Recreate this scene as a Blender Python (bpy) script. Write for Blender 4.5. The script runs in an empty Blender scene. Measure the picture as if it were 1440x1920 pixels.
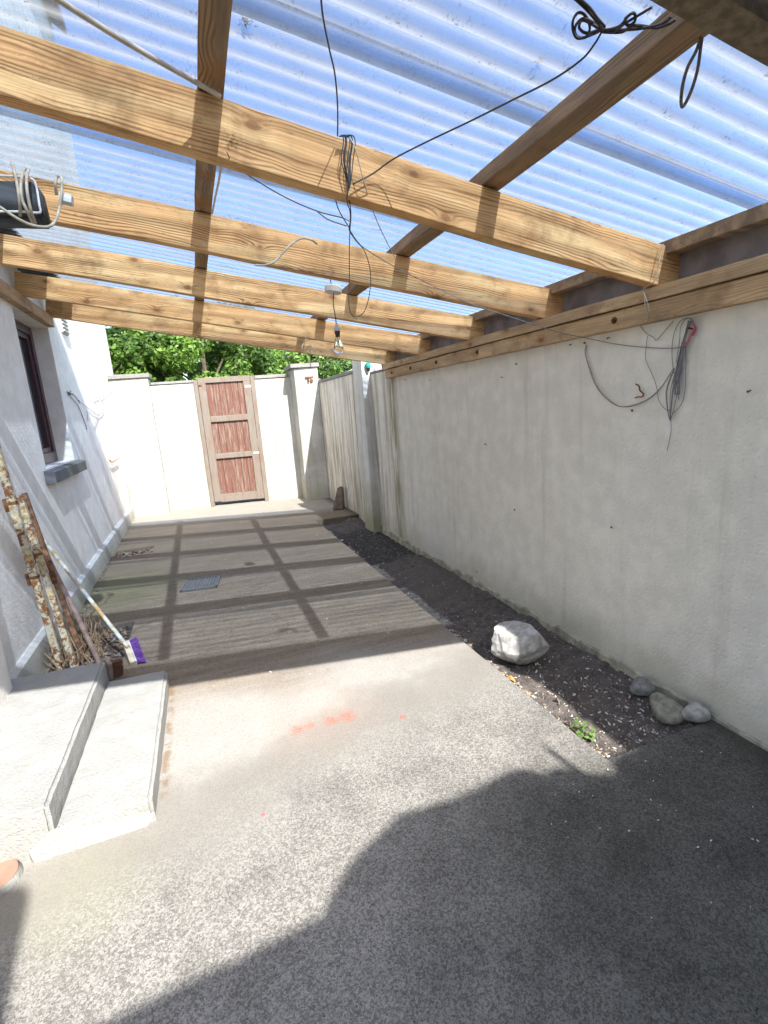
import bpy, bmesh, math, random
import numpy as np
from mathutils import Vector, Matrix, noise as mnoise
R = math.radians
sc = bpy.context.scene
col = sc.collection
random.seed(7)
rng = np.random.default_rng(11)

# ------------------------------------------------------------------ camera
YAW, PIT, ROL, FPX = 0.345488693, 0.208933731, -0.0719865806, 937.4
CAM = Vector((0, 0, 1.5))
_f = Vector((math.sin(YAW)*math.cos(PIT), math.cos(YAW)*math.cos(PIT), -math.sin(PIT)))
_r = Vector((math.cos(YAW), -math.sin(YAW), 0)); _u = _r.cross(_f)
RT = _r*math.cos(ROL) + _u*math.sin(ROL); UP = -_r*math.sin(ROL) + _u*math.cos(ROL); FW = _f
cd = bpy.data.cameras.new('camera'); cam = bpy.data.objects.new('camera', cd); col.objects.link(cam)
cam.matrix_world = Matrix(((RT.x, UP.x, -FW.x, CAM.x), (RT.y, UP.y, -FW.y, CAM.y), (RT.z, UP.z, -FW.z, CAM.z), (0, 0, 0, 1)))
cd.sensor_fit = 'VERTICAL'; cd.sensor_height = 24; cd.lens = FPX*24/1920
cd.clip_start = 0.02; cd.clip_end = 2000
sc.camera = cam

def ray(px, py): return RT*(px-720) - UP*(py-960) + FW*FPX
def at(px, py, ax, v):
    "point seen at a photo pixel on the plane axis=v"
    d = ray(px, py); return CAM + d*((v-CAM[ax])/d[ax])
def atp(px, py, n, k):
    d = ray(px, py); n = Vector(n); return CAM + d*((k-n.dot(CAM))/n.dot(d))

# ------------------------------------------------------------------ light
SUN = Vector((-.235, 1.02, -1.0))                      # travel direction
w = bpy.data.worlds.new('World'); sc.world = w; w.use_nodes = True
nt = w.node_tree; bg = nt.nodes['Background']
sky = nt.nodes.new('ShaderNodeTexSky'); sky.sky_type = 'NISHITA'; sky.sun_disc = False
sky.sun_elevation = math.atan2(1.0, math.hypot(SUN.x, SUN.y)); sky.sun_rotation = math.atan2(-SUN.x, -SUN.y)
sky.air_density = 1.0; sky.dust_density = 1.6; sky.ozone_density = 1.2
nt.links.new(sky.outputs[0], bg.inputs[0]); bg.inputs[1].default_value = .15
sd = bpy.data.lights.new('sun', 'SUN'); sd.energy = 3.6; sd.angle = R(.55); sd.color = (1, .97, .92)
so = bpy.data.objects.new('sun', sd); col.objects.link(so)
so.rotation_euler = SUN.to_track_quat('-Z', 'Y').to_euler(); so.location = (1, -4, 8)
sc.view_settings.view_transform = 'Standard'; sc.view_settings.look = 'None'
sc.view_settings.exposure = 1.68; sc.view_settings.gamma = 1
sc.cycles.max_bounces = 10; sc.cycles.diffuse_bounces = 6; sc.cycles.transparent_max_bounces = 24
sc.cycles.caustics_reflective = False; sc.cycles.caustics_refractive = False

# ------------------------------------------------------------------ node shorthand
class G:
    def __init__(s, name, rough=.85, spec=.3):
        s.m = bpy.data.materials.new(name); s.m.use_nodes = True; s.t = s.m.node_tree
        s.b = s.t.nodes['Principled BSDF']; s.b.inputs['Roughness'].default_value = rough
        s.b.inputs['Specular IOR Level'].default_value = spec
        s.out = s.t.nodes['Material Output']
    def n(s, typ, **kw):
        x = s.t.nodes.new('ShaderNode'+typ)
        for k, v in kw.items(): setattr(x, k, v)
        return x
    def put(s, sock, v):
        if isinstance(v, bpy.types.NodeSocket): s.t.links.new(v, sock)
        elif v is not None:
            if hasattr(sock.default_value, '__len__') and not hasattr(v, '__len__'): v = (v,)*len(sock.default_value)
            if hasattr(sock.default_value, '__len__') and len(sock.default_value) == 4 and len(v) == 3: v = (*v, 1)
            sock.default_value = v
    def co(s, scale=(1, 1, 1), loc=(0, 0, 0), rnd=False, kind='Object'):
        tc = s.n('TexCoord'); o = tc.outputs[kind]
        if rnd:
            oi = s.n('ObjectInfo'); c = s.n('CombineXYZ')
            q = s.mul(oi.outputs['Random'], 37.0)
            for i in range(3): s.put(c.inputs[i], q)
            v = s.n('VectorMath', operation='ADD'); s.put(v.inputs[0], o); s.put(v.inputs[1], c.outputs[0]); o = v.outputs[0]
        mp = s.n('Mapping'); s.put(mp.inputs[0], o); mp.inputs['Location'].default_value = loc; mp.inputs['Scale'].default_value = scale
        return mp.outputs[0]
    def noise(s, vec, sc_=5, det=4, rough=.55, dist=0):
        x = s.n('TexNoise'); s.put(x.inputs['Vector'], vec); x.inputs['Scale'].default_value = sc_
        x.inputs['Detail'].default_value = det; x.inputs['Roughness'].default_value = rough; x.inputs['Distortion'].default_value = dist
        return x.outputs[0]
    def voro(s, vec, sc_=5, out='Distance', feat='F1'):
        x = s.n('TexVoronoi', feature=feat); s.put(x.inputs['Vector'], vec); x.inputs['Scale'].default_value = sc_
        return x.outputs[out]
    def math(s, op, a, b=None, c=None):
        x = s.n('Math', operation=op)
        for i, v in enumerate((a, b, c)):
            if v is not None: s.put(x.inputs[i], v)
        return x.outputs[0]
    def add(s, a, b): return s.math('ADD', a, b)
    def mul(s, a, b): return s.math('MULTIPLY', a, b)
    def ramp(s, v, a, b, lo=0.0, hi=1.0):
        x = s.n('MapRange', interpolation_type='SMOOTHSTEP'); s.put(x.inputs[0], v)
        for i, k in enumerate((a, b, lo, hi)): x.inputs[i+1].default_value = k
        return x.outputs[0]
    def mix(s, f, a, b):
        x = s.n('Mix', data_type='RGBA'); s.put(x.inputs[0], f); s.put(x.inputs[6], a); s.put(x.inputs[7], b); return x.outputs[2]
    def xyz(s, v):
        x = s.n('SeparateXYZ'); s.put(x.inputs[0], v); return x.outputs
    def dark(s, f, c, k):
        x = s.n('VectorMath', operation='MULTIPLY'); s.put(x.inputs[0], c); x.inputs[1].default_value = k if hasattr(k, '__len__') else (k, k, k)
        return s.mix(f, c, x.outputs[0])
    def cell(s, vec, sc_):
        x = s.n('TexVoronoi', feature='F1'); s.put(x.inputs['Vector'], vec); x.inputs['Scale'].default_value = sc_
        y = s.n('SeparateColor'); s.put(y.inputs[0], x.outputs['Color']); return y.outputs[0]
    def near(s, vec, p, r0, r1, wob=.0, ws=8):
        v = s.n('VectorMath', operation='DISTANCE'); s.put(v.inputs[0], vec); v.inputs[1].default_value = p
        d = v.outputs['Value']
        if wob: d = s.add(d, s.mul(s.math('SUBTRACT', s.noise(vec, ws, 5), .5), wob))
        return s.ramp(d, r0, r1, 1, 0)
    def bump(s, h, st=.5, dist=.01):
        x = s.n('Bump'); x.inputs['Strength'].default_value = st; x.inputs['Distance'].default_value = dist
        s.put(x.inputs['Height'], h); s.t.links.new(x.outputs[0], s.b.inputs['Normal']); return x
    def done(s, colr, rough=None):
        s.put(s.b.inputs['Base Color'], colr)
        if rough is not None: s.put(s.b.inputs['Roughness'], rough)
        return s.m

def plain(name, c, rough=.6, metal=0, var=.15, scale=20, spec=.3, bump=0):
    g = G(name, rough, spec); v = g.co(rnd=True)
    n = g.ramp(g.noise(v, scale, 5), .3, .7)
    k = tuple(x*(1-var) for x in c); h = tuple(min(1, x*(1+var)) for x in c)
    g.b.inputs['Metallic'].default_value = metal
    if bump: g.bump(g.noise(v, scale*3, 5), bump, .004)
    return g.done(g.mix(n, k, h))

def m_wood(name, light, dark, knot=(.16, .07, .03), rough=.75, grain=1.0, weather=0.0):
    g = G(name, rough, .25); v = g.co(rnd=True); X = g.xyz(v)
    kv = g.co((4.6, .8, 8.5), rnd=True)
    kd = g.voro(kv, 1.0)
    warp = g.noise(g.co((1.1, 7, 7), rnd=True), 1.3, 3)
    c = g.add(X[2], g.mul(X[1], .8))
    ph = g.add(g.add(g.mul(c, 560), g.mul(warp, 34)), g.mul(g.math('EXPONENT', g.mul(kd, -7)), 34))
    rings = g.math('POWER', g.add(g.mul(g.math('SINE', ph), .5), .5), 1.6)
    fib = g.noise(g.co((5, 260, 260), rnd=True), 1, 4, .6)
    broad = g.noise(g.co((.9, 11, 11), rnd=True), 1.6, 3)
    amp = g.mul(g.ramp(broad, .38, .62), .75*grain)
    f = g.add(g.mul(rings, amp), g.mul(g.math('SUBTRACT', fib, .5), .55))
    base = g.mix(g.math('MINIMUM', g.mul(f, 1.25), 1), g.mix(g.ramp(g.noise(g.co((1.3, 6, 6), (7, 1, 3), rnd=True), 2, 4), .45, .65), light, tuple(min(.8, x*1.18+.035) for x in light)), dark)
    blot = g.ramp(g.noise(v, 5.5, 5, .65), .5, .72)
    base = g.mix(g.mul(blot, .5), base, tuple(x*.6 for x in dark))
    sk = g.ramp(g.noise(g.co((22, 90, 90), rnd=True), 1, 5, .75), .56, .66); zone = g.ramp(g.noise(g.co((.8, 8, 8), (4, 2, 1), rnd=True), 2.4, 3), .45, .6)
    base = g.mix(g.mul(g.mul(sk, zone), .6), base, tuple(x*.5 for x in dark))
    oi = g.n('ObjectInfo'); base = g.dark(oi.outputs['Random'], base, (.80, .72, .64))
    if weather:
        wv = g.ramp(g.noise(g.co((1.2, 9, 9), rnd=True), 2.2, 5), .42, .6)
        base = g.mix(g.mul(wv, weather), base, (.16, .115, .085))
    kn = g.ramp(g.add(kd, g.mul(g.math('SUBTRACT', g.noise(v, 40, 3), .5), .05)), .07, .15, 1, 0)
    base = g.mix(g.mul(kn, .85), base, knot)
    halo = g.ramp(g.add(kd, g.mul(g.math('SUBTRACT', g.noise(v, 14, 4), .5), .25)), .12, .34, 1, 0)
    base = g.mix(g.mul(halo, .5), base, (.30, .135, .045))
    g.bump(g.add(g.mul(rings, .5), fib), .35, .002)
    return g.done(base)

def m_render(name, base, stain=(.22, .20, .15), sy=(99, 100), low=(.30, .29, .2), lowz=.35, patch=0.0, patchc=(.45, .42, .3), bs=.5, lowamt=.6, scale=110, streak=.8, extra=None):
    g = G(name, .9, .2); v = g.co(); X = g.xyz(v)
    fine = g.noise(v, scale, 4, .6); mid = g.noise(v, 9, 5); big = g.noise(v, 1.3, 4)
    c = g.mix(g.ramp(mid, .35, .7), tuple(x*.93 for x in base), tuple(min(1, x*1.05) for x in base))
    c = g.mix(g.mul(g.ramp(big, .45, .7), .35), c, tuple(x*y for x, y in zip(base, (.84, .83, .8))))
    if patch:
        c = g.mix(g.mul(g.ramp(g.noise(v, 2.1, 5, .6), .42, .6), patch), c, patchc)
    st = g.ramp(g.noise(g.co((9, 9, .55)), 1.5, 6, .65), .42, .66)
    fad = g.ramp(X[1], sy[0], sy[1])
    c = g.mix(g.mul(g.mul(st, fad), streak), c, stain)
    # faint streaks everywhere
    st2 = g.ramp(g.noise(g.co((5, 5, .35), (3, 1, 2)), 1.7, 6, .6), .52, .75)
    c = g.mix(g.mul(st2, .22), c, stain)
    lz = g.ramp(g.add(X[2], g.mul(g.math('SUBTRACT', g.noise(v, 4, 5), .5), lowz*1.2)), 0, lowz, 1, 0)
    c = g.mix(g.mul(lz, lowamt), c, low)
    sp = g.ramp(g.noise(v, 33, 3, .7), .7, .76)
    c = g.mix(g.mul(sp, .35), c, tuple(x*.4 for x in base))
    if extra: c = extra(g, v, X, c)
    g.bump(g.add(g.add(g.mul(fine, .6), g.mul(mid, .5)), g.add(g.mul(g.ramp(g.voro(v, scale*.55), 0, .55), .7), g.mul(g.noise(v, 38, 3), .6))), bs, .0055)
    return g.done(c)

WOOD = m_wood('joist_pine', (.73, .425, .18), (.27, .12, .038))
WOODW = m_wood('weathered_pine', (.40, .28, .17), (.19, .115, .065), weather=.6)
WOODP = m_wood('plate_pine', (.56, .40, .235), (.33, .20, .10), grain=.6, weather=.25)
FELT = plain('mossy_fascia', (.21, .155, .10), .95, var=.3, scale=45, bump=.6)

# ------------------------------------------------------------------ mesh helpers
def link(name, me, mat, parent=None, smooth=False):
    if mat is not None and not me.materials: me.materials.append(mat)
    if smooth:
        for p in me.polygons: p.use_smooth = True
    o = bpy.data.objects.new(name, me); col.objects.link(o)
    if parent is not None: o.parent = parent
    return o
def from_bm(name, bm, mat, parent=None, smooth=False):
    me = bpy.data.meshes.new(name); bmesh.ops.recalc_face_normals(bm, faces=bm.faces); bm.to_mesh(me); bm.free()
    return link(name, me, mat, parent, smooth)
def tag(o, label=None, cat=None, group=None, kind=None):
    if label: o['label'] = label
    if cat: o['category'] = cat
    if group: o['group'] = group
    if kind: o['kind'] = kind
    return o
def empty(name, loc, rot=(0, 0, 0)):
    o = bpy.data.objects.new(name, None); col.objects.link(o); o.location = loc; o.rotation_euler = rot; o.empty_display_size = .1; return o
def box(bm, x0, x1, y0, y1, z0, z1, bev=0, M=None):
    vs = [bm.verts.new((x, y, z)) for z in (z0, z1) for y in (y0, y1) for x in (x0, x1)]
    fs = [(0, 2, 3, 1), (4, 5, 7, 6), (0, 1, 5, 4), (2, 6, 7, 3), (1, 3, 7, 5), (0, 4, 6, 2)]
    faces = [bm.faces.new([vs[i] for i in f]) for f in fs]
    if bev:
        es = list({e for f in faces for e in f.edges})
        r = bmesh.ops.bevel(bm, geom=es, offset=bev, segments=2, profile=.6, affect='EDGES')
        vs = list({v for f in r['faces'] for v in f.verts} | {v for v in vs if v.is_valid})
    if M is not None:
        for v in vs: v.co = M @ v.co
    return vs
def boxo(name, d, mat, parent=None, bev=.004, M=None):
    bm = bmesh.new(); box(bm, *d, bev=bev, M=M); return from_bm(name, bm, mat, parent)
def smooth_pts(P, n=8, closed=False):
    P = [Vector(p) for p in P]
    if len(P) < 3: return P
    out = []
    m = len(P)
    for i in range(m if closed else m-1):
        a = P[(i-1) % m] if closed or i > 0 else P[0]*2-P[1]
        b = P[i]; c = P[(i+1) % m]
        d = P[(i+2) % m] if closed or i+2 < m else P[-1]*2-P[-2]
        for k in range(n):
            t = k/n
            out.append(.5*((2*b)+(c-a)*t+(2*a-5*b+4*c-d)*t*t+(3*b-a-3*c+d)*t**3))
    if not closed: out.append(P[-1])
    return out
def tube(bm, pts, r, sides=6, r1=None):
    pts = [Vector(p) for p in pts]; n = len(pts); rings = []
    up = Vector((0, 0, 1)); t0 = (pts[1]-pts[0]).normalized()
    if abs(t0.z) > .9: up = Vector((1, 0, 0))
    a = t0.cross(up).normalized()
    for i, p in enumerate(pts):
        t = (pts[min(i+1, n-1)]-pts[max(i-1, 0)])
        t = t.normalized() if t.length > 1e-9 else t0
        a = (a - t*a.dot(t)); a = a.normalized() if a.length > 1e-6 else t.orthogonal().normalized()
        b = t.cross(a); rr = r if r1 is None else r+(r1-r)*i/(n-1)
        rings.append([bm.verts.new(p+(a*math.cos(6.28318*k/sides)+b*math.sin(6.28318*k/sides))*rr) for k in range(sides)])
    for i in range(n-1):
        for k in range(sides):
            bm.faces.new((rings[i][k], rings[i][(k+1) % sides], rings[i+1][(k+1) % sides], rings[i+1][k]))
    bm.faces.new(rings[0][::-1]); bm.faces.new(rings[-1])
def wire(name, runs, r, mat, label, cat='wire', group=None, n=8, parent=None):
    bm = bmesh.new()
    for q in runs:
        tube(bm, smooth_pts(q, n), r, 6)
    o = from_bm(name, bm, mat, parent, True)
    if parent is None: tag(o, label, cat, group)
    return o
def lathe(bm, prof, c=(0, 0, 0), seg=24, M=None, cap=True):
    rings = []
    for rad, z in prof:
        ring = []
        for k in range(seg):
            p = Vector((rad*math.cos(2*math.pi*k/seg), rad*math.sin(2*math.pi*k/seg), z))
            if M is not None: p = M @ p
            ring.append(bm.verts.new(p+Vector(c)))
        rings.append(ring)
    for i in range(len(rings)-1):
        for k in range(seg): bm.faces.new((rings[i][k], rings[i][(k+1) % seg], rings[i+1][(k+1) % seg], rings[i+1][k]))
    if cap: bm.faces.new(rings[0][::-1]); bm.faces.new(rings[-1])
def prism(bm, poly, h0, h1, ax='z'):
    def mk(p, h): return {'z': (p[0], p[1], h), 'y': (p[0], h, p[1]), 'x': (h, p[0], p[1])}[ax]
    a = [bm.verts.new(mk(p, h0)) for p in poly]; b = [bm.verts.new(mk(p, h1)) for p in poly]
    n = len(poly); bm.faces.new(a[::-1]); bm.faces.new(b)
    for i in range(n): bm.faces.new((a[i], a[(i+1) % n], b[(i+1) % n], b[i]))

LX, RX = -1.145, 2.03           # faces of the house wall and of the boundary wall
PX = 1.41                       # right edge of the path

# ------------------------------------------------------------------ ground
gm = G('concrete_ground', .92, .2); v = gm.co(); X = gm.xyz(v)
big = gm.noise(v, 1.1, 4); mid = gm.noise(v, 6, 5, .6)
# region mask: coarse exposed aggregate towards the camera
edge = gm.add(X[1], gm.mul(gm.math('SUBTRACT', big, .5), .9))
edge = gm.add(edge, gm.mul(X[0], -.34))
agg = gm.ramp(edge, 1.45, 2.15, 1, 0)
far = gm.ramp(gm.add(X[1], gm.mul(gm.math('SUBTRACT', big, .5), .9)), 2.45, 3.1)
dirt = gm.mul(gm.ramp(gm.add(X[1], gm.mul(gm.math('SUBTRACT', mid, .5), 1.5)), 4.4, 6.2), gm.ramp(X[1], 7.9, 8.4, 1, .25))
jit = gm.n('VectorMath', operation='ADD'); nz = gm.n('TexNoise'); nz.inputs['Scale'].default_value = 110; gm.put(nz.inputs['Vector'], v)
sc3 = gm.n('VectorMath', operation='SCALE'); gm.put(sc3.inputs[0], nz.outputs['Color']); sc3.inputs['Scale'].default_value = .01
gm.put(jit.inputs[0], v); gm.put(jit.inputs[1], sc3.outputs[0]); jv = jit.outputs[0]
cl_ = gm.add(gm.mul(gm.cell(jv, 340), .5), gm.mul(gm.cell(jv, 160), .5))
sp1 = gm.ramp(gm.add(cl_, gm.mul(gm.math('SUBTRACT', gm.noise(v, 9, 4), .5), .35)), .25, .75)
sp2 = gm.ramp(gm.cell(gm.co(loc=(5, 3, 0)), 230), .55, .8)
smooth_c = gm.mix(mid, (.295, .282, .258), (.385, .37, .34))
smooth_c = gm.mix(gm.mul(sp2, .42), smooth_c, (.20, .18, .16))
agg_c = gm.mix(sp1, (.15, .143, .13), (.365, .348, .315))
agg_c = gm.mix(gm.mul(sp2, .35), agg_c, (.22, .21, .195))
agg_c = gm.dark(gm.ramp(gm.noise(v, 85, 4, .8), .56, .66), agg_c, .45)
agg_c = gm.dark(gm.ramp(gm.noise(v, 3.2, 5, .6), .45, .65), agg_c, .78)
c = gm.mix(agg, smooth_c, agg_c)
farc = gm.mix(mid, (.225, .175, .122), (.325, .26, .185))
farc = gm.mix(gm.mul(sp2, .3), farc, (.14, .12, .10))
c = gm.mix(far, c, farc)
strk = gm.ramp(gm.noise(gm.co((.45, 6, 1), (2, .3, 0)), 1.5, 7, .7), .42, .60)
c = gm.mix(gm.mul(gm.mul(gm.mul(strk, far), gm.ramp(mid, .3, .6, .35, 1)), .52), c, (.13, .105, .078))
c = gm.mix(gm.mul(gm.mul(gm.ramp(gm.noise(v, 13, 6, .7), .5, .62), far), .3), c, (.14, .115, .09))
c = gm.dark(gm.mul(gm.ramp(gm.noise(v, 48, 5, .8), .5, .64), far), c, .62)
c = gm.dark(gm.mul(gm.ramp(gm.noise(gm.co((1.2, 26, 1)), 1.4, 5, .7), .5, .66), far), c, .85)
c = gm.mix(gm.mul(dirt, .5), c, (.17, .13, .09))
c = gm.mix(gm.mul(gm.ramp(gm.add(X[1], gm.mul(X[0], .25)), 7.5, 8.1), .75), c, gm.mix(mid, (.25, .235, .21), (.36, .345, .31)))
# foreground shade at the right, painted into the concrete colour
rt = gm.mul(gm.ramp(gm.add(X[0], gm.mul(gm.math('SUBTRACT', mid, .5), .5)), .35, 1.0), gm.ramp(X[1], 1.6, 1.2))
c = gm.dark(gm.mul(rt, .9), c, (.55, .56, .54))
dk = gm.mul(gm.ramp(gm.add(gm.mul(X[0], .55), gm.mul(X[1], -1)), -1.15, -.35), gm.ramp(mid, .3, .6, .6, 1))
c = gm.dark(gm.mul(dk, .8), c, .62)  # shaded foreground area darkened further in the colour
c = gm.dark(gm.mul(gm.ramp(gm.add(gm.mul(X[0], .9), gm.mul(X[1], -.3)), -.6, .6), gm.ramp(X[1], 1.75, 1.35)), c, .88)  # last painted step of the foreground shade
# dark band between smooth and speckled concrete
p1 = at(900, 1380, 2, 0); band = gm.ramp(gm.math('ABSOLUTE', gm.add(gm.math('SUBTRACT', edge, 1.95), gm.mul(gm.math('SUBTRACT', mid, .5), .3))), .05, .3, 1, 0)
c = gm.mix(gm.mul(band, .42), c, (.17, .15, .125))
# green and yellow tinge by the manhole
pg = at(150, 1680, 2, 0); c = gm.mix(gm.mul(gm.near(v, pg, .05, .3, .25), .25), c, (.31, .31, .19))
pg = at(120, 1110, 2, 0); c = gm.mix(gm.mul(gm.near(v, Vector((-.95, 5.0, 0)), .1, .9, .6), .5), c, (.17, .17, .075))
js = gm.mul(gm.ramp(gm.math('ABSOLUTE', gm.add(X[0], .325)), .004, .03, 1, 0), gm.mul(gm.ramp(X[1], 1.9, 2.1), gm.ramp(X[1], 3.0, 3.1, 1, 0)))
c = gm.mix(gm.mul(gm.mul(js, gm.ramp(gm.noise(v, 16, 5, .7), .4, .6)), .75), c, (.20, .13, .07))
# moss at the wall foot
c = gm.mix(gm.mul(gm.ramp(gm.add(X[0], gm.mul(mid, .16)), -1.09, -.98, 1, 0), .7), c, (.10, .095, .055))
c = gm.mix(gm.mul(gm.ramp(gm.add(X[0], gm.mul(mid, .2)), 1.98, 2.1), .6), c, (.06, .055, .04))
# brick-red powder
for px, py, r_ in ((560, 1368, .024), (582, 1360, .016), (620, 1352, .022), (650, 1343, .028), (755, 1345, .012)):
    m1 = gm.mul(gm.near(v, at(px, py, 2, 0), r_*.2, r_*2.4, r_*2.6, 30), gm.ramp(gm.noise(v, 120, 4, .8), .42, .56))
    c = gm.mix(gm.mul(m1, .95), c, (.42, .10, .06))
c = gm.mix(gm.mul(gm.near(v, at(600, 1340, 2, 0), .05, .42, .3), .14), c, (.42, .25, .18))
c = gm.mix(gm.mul(gm.near(v, at(493, 1527, 2, 0), .004, .012, .006, 90), .9), c, (.75, .12, .2))
hgt = gm.add(gm.mul(gm.noise(v, 120, 4, .7), .6), gm.mul(gm.mul(sp1, agg), .9))
gm.bump(hgt, .55, .006)
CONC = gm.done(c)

def grid_slab(name, xs, ys, skip, z0, z1, mat, yfun=None):
    bm = bmesh.new(); V = {}
    def gv(i, j, z):
        k = (i, j, z)
        if k not in V: V[k] = bm.verts.new((xs[i], ys[j], z))
        return V[k]
    cells = {(i, j) for i in range(len(xs)-1) for j in range(len(ys)-1)} - set(skip)
    for i, j in cells:
        bm.faces.new((gv(i, j, z1), gv(i+1, j, z1), gv(i+1, j+1, z1), gv(i, j+1, z1)))
        for (di, dj), (a, b) in {(-1, 0): ((i, j+1), (i, j)), (1, 0): ((i+1, j), (i+1, j+1)), (0, -1): ((i, j), (i+1, j)), (0, 1): ((i+1, j+1), (i, j+1))}.items():
            if (i+di, j+dj) not in cells:
                bm.faces.new((gv(*a, z0), gv(*b, z0), gv(*b, z1), gv(*a, z1)))
    return from_bm(name, bm, mat)
xs = [-1.2, -1.08, -.66, -.64, PX, 2.3]; ys = [-3.0, 1.41, 3.40, 4.12, 6.33, 6.66, 6.75, 11]
skip = [(4, 1), (4, 2), (4, 3), (4, 4), (4, 5), (1, 2), (2, 2), (1, 4)]
xs2 = xs
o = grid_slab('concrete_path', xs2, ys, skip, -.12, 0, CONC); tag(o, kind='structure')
# jitter path edges a little is left to the bump; soil lies below
def terrain(name, x0, x1, y0, y1, st, zf, mat):
    nx = max(2, int((x1-x0)/st)); ny = max(2, int((y1-y0)/st)); vs = []; fs = []
    for j in range(ny+1):
        for i in range(nx+1):
            x = x0+(x1-x0)*i/nx; y = y0+(y1-y0)*j/ny; vs.append((x, y, zf(x, y)))
    for j in range(ny):
        for i in range(nx): a = j*(nx+1)+i; fs.append((a, a+1, a+nx+2, a+nx+1))
    me = bpy.data.meshes.new(name); me.from_pydata(vs, [], fs); return link(name, me, mat, None, True)
gs = G('dark_soil', .95, .25); v = gs.co()
n1 = gs.noise(v, 18, 6, .7); n2 = gs.voro(v, 70); n3 = gs.noise(v, 90, 4, .7)
c = gs.mix(gs.ramp(n1, .3, .7), (.075, .063, .055), (.17, .145, .13))
c = gs.mix(gs.ramp(n2, .1, .35, .6, 0), c, (.16, .14, .125))
c = gs.mix(gs.ramp(n3, .62, .72), c, (.24, .22, .2))
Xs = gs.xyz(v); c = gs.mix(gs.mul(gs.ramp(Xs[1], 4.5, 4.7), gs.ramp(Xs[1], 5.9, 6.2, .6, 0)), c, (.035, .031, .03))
c = gs.mix(gs.mul(gs.near(v, Vector((1.72, 3.8, 0)), .2, .8, .4), .6), c, (.15, .125, .105))
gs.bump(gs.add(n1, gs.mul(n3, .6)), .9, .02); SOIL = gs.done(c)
def soilz(x, y):
    z = -.035+.025*mnoise.noise(Vector((x*5, y*5, 1)))+.018*mnoise.noise(Vector((x*17, y*17, 3)))+.008*mnoise.noise(Vector((x*45, y*45, 7)))
    if y > 4.5: z -= .035*min(1, (y-4.5)/.12)
    z += .03*max(0, 1-abs(x-1.9)/.2)*(1 if y > 4.5 else .3)
    return z
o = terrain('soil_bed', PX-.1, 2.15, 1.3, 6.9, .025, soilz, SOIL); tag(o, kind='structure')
GRASSG = plain('outer_ground', (.10, .12, .05), .95, var=.3, scale=3)
o = terrain('ground', -400, 400, -400, 400, 40, lambda x, y: -.16, GRASSG); tag(o, kind='structure')
o = terrain('soil_patch', -1.12, -.6, 3.36, 4.16, .03, lambda x, y: -.05+.015*mnoise.noise(Vector((x*12, y*12, 0))), SOIL); tag(o, kind='structure')
o = terrain('soil_patch', -1.12, -.6, 6.3, 6.7, .03, lambda x, y: -.045+.015*mnoise.noise(Vector((x*12, y*12, 5))), SOIL); tag(o, kind='structure')

# ------------------------------------------------------------------ house on the left
HW = m_render('house_render', (.88, .84, .77), sy=(6.0, 8.5), stain=(.45, .44, .41), streak=.5, lowz=.5, low=(.46, .45, .42), lowamt=.45, scale=110, bs=.4)
HP = m_render('house_plinth', (.60, .58, .54), lowz=.22, low=(.34, .33, .25), lowamt=.7)
house = empty('house', (LX, 4, 0)); tag(house, 'two storey white rendered house with plinth and window along the left of the path', 'house')
def hchild(o):
    o.parent = house; o.matrix_parent_inverse = Matrix.Translation((-LX, -4, 0)); return o
WY0, WY1, WZ0, WZ1 = 4.67, 5.69, 1.20, 2.43
bm = bmesh.new()
# wall shell with a window opening: outer skin as a grid of quads plus reveal
HY0, HY1, HT = 0.9, 9.75, 7.4
ysg = [HY0, WY0, WY1, HY1]; zsg = [-.1, WZ0, WZ1, HT]
for i in range(3):
    for j in range(3):
        if (i, j) == (1, 1): continue
        q = [bm.verts.new((LX, ysg[a], zsg[b])) for a, b in ((i, j), (i, j+1), (i+1, j+1), (i+1, j))]; bm.faces.new(q[::-1])
bmesh.ops.remove_doubles(bm, verts=bm.verts, dist=1e-5)
D = .17
q0 = [(WY0, WZ0), (WY1, WZ0), (WY1, WZ1), (WY0, WZ1)]
for k in range(4):
    a, b = q0[k], q0[(k+1) % 4]
    bm.faces.new([bm.verts.new(p) for p in ((LX, *a), (LX, *b), (LX-D, *b), (LX-D, *a))])
bm.faces.new([bm.verts.new(p) for p in ((LX-4, HY1, -.1), (LX, HY1, -.1), (LX, HY1, HT), (LX-2, HY1, HT+1.6), (LX-4, HY1, HT))])
bm.faces.new([bm.verts.new(p) for p in ((LX-4, HY0, -.1), (LX, HY0, -.1), (LX, HY0, HT), (LX-2, HY0, HT+1.6), (LX-4, HY0, HT))])
bm.faces.new([bm.verts.new(p) for p in ((LX-4, HY0, -.1), (LX-4, HY1, -.1), (LX-4, HY1, HT), (LX-4, HY0, HT))])
bmesh.ops.remove_doubles(bm, verts=bm.verts, dist=1e-5)
me = bpy.data.meshes.new('wall'); bm.to_mesh(me); bm.free(); hchild(link('wall', me, HW))
SLATE = plain('roof_slate', (.09, .09, .10), .6, var=.25, scale=6)
bm = bmesh.new(); prism(bm, [(LX+.18, HT-.15), (LX-2, HT+1.6), (LX-4.18, HT-.15), (LX-4.18, HT-.02), (LX-2, HT+1.75), (LX+.18, HT-.02)], HY0-.1, HY1+.05, 'y'); hchild(from_bm('roof', bm, SLATE))
bm = bmesh.new()
prism(bm, [(LX-.05, -.1), (LX+.035, -.1), (LX+.035, .175), (LX+.012, .2), (LX-.05, .2)], 2.95, 9.02, 'y')
hchild(from_bm('plinth', bm, HP))
# door surround standing proud of the wall next to the step
hchild(boxo('door_surround', (LX-.02, LX+.075, 2.3, 2.93, .1, 2.42), HW, bev=.008))
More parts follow.
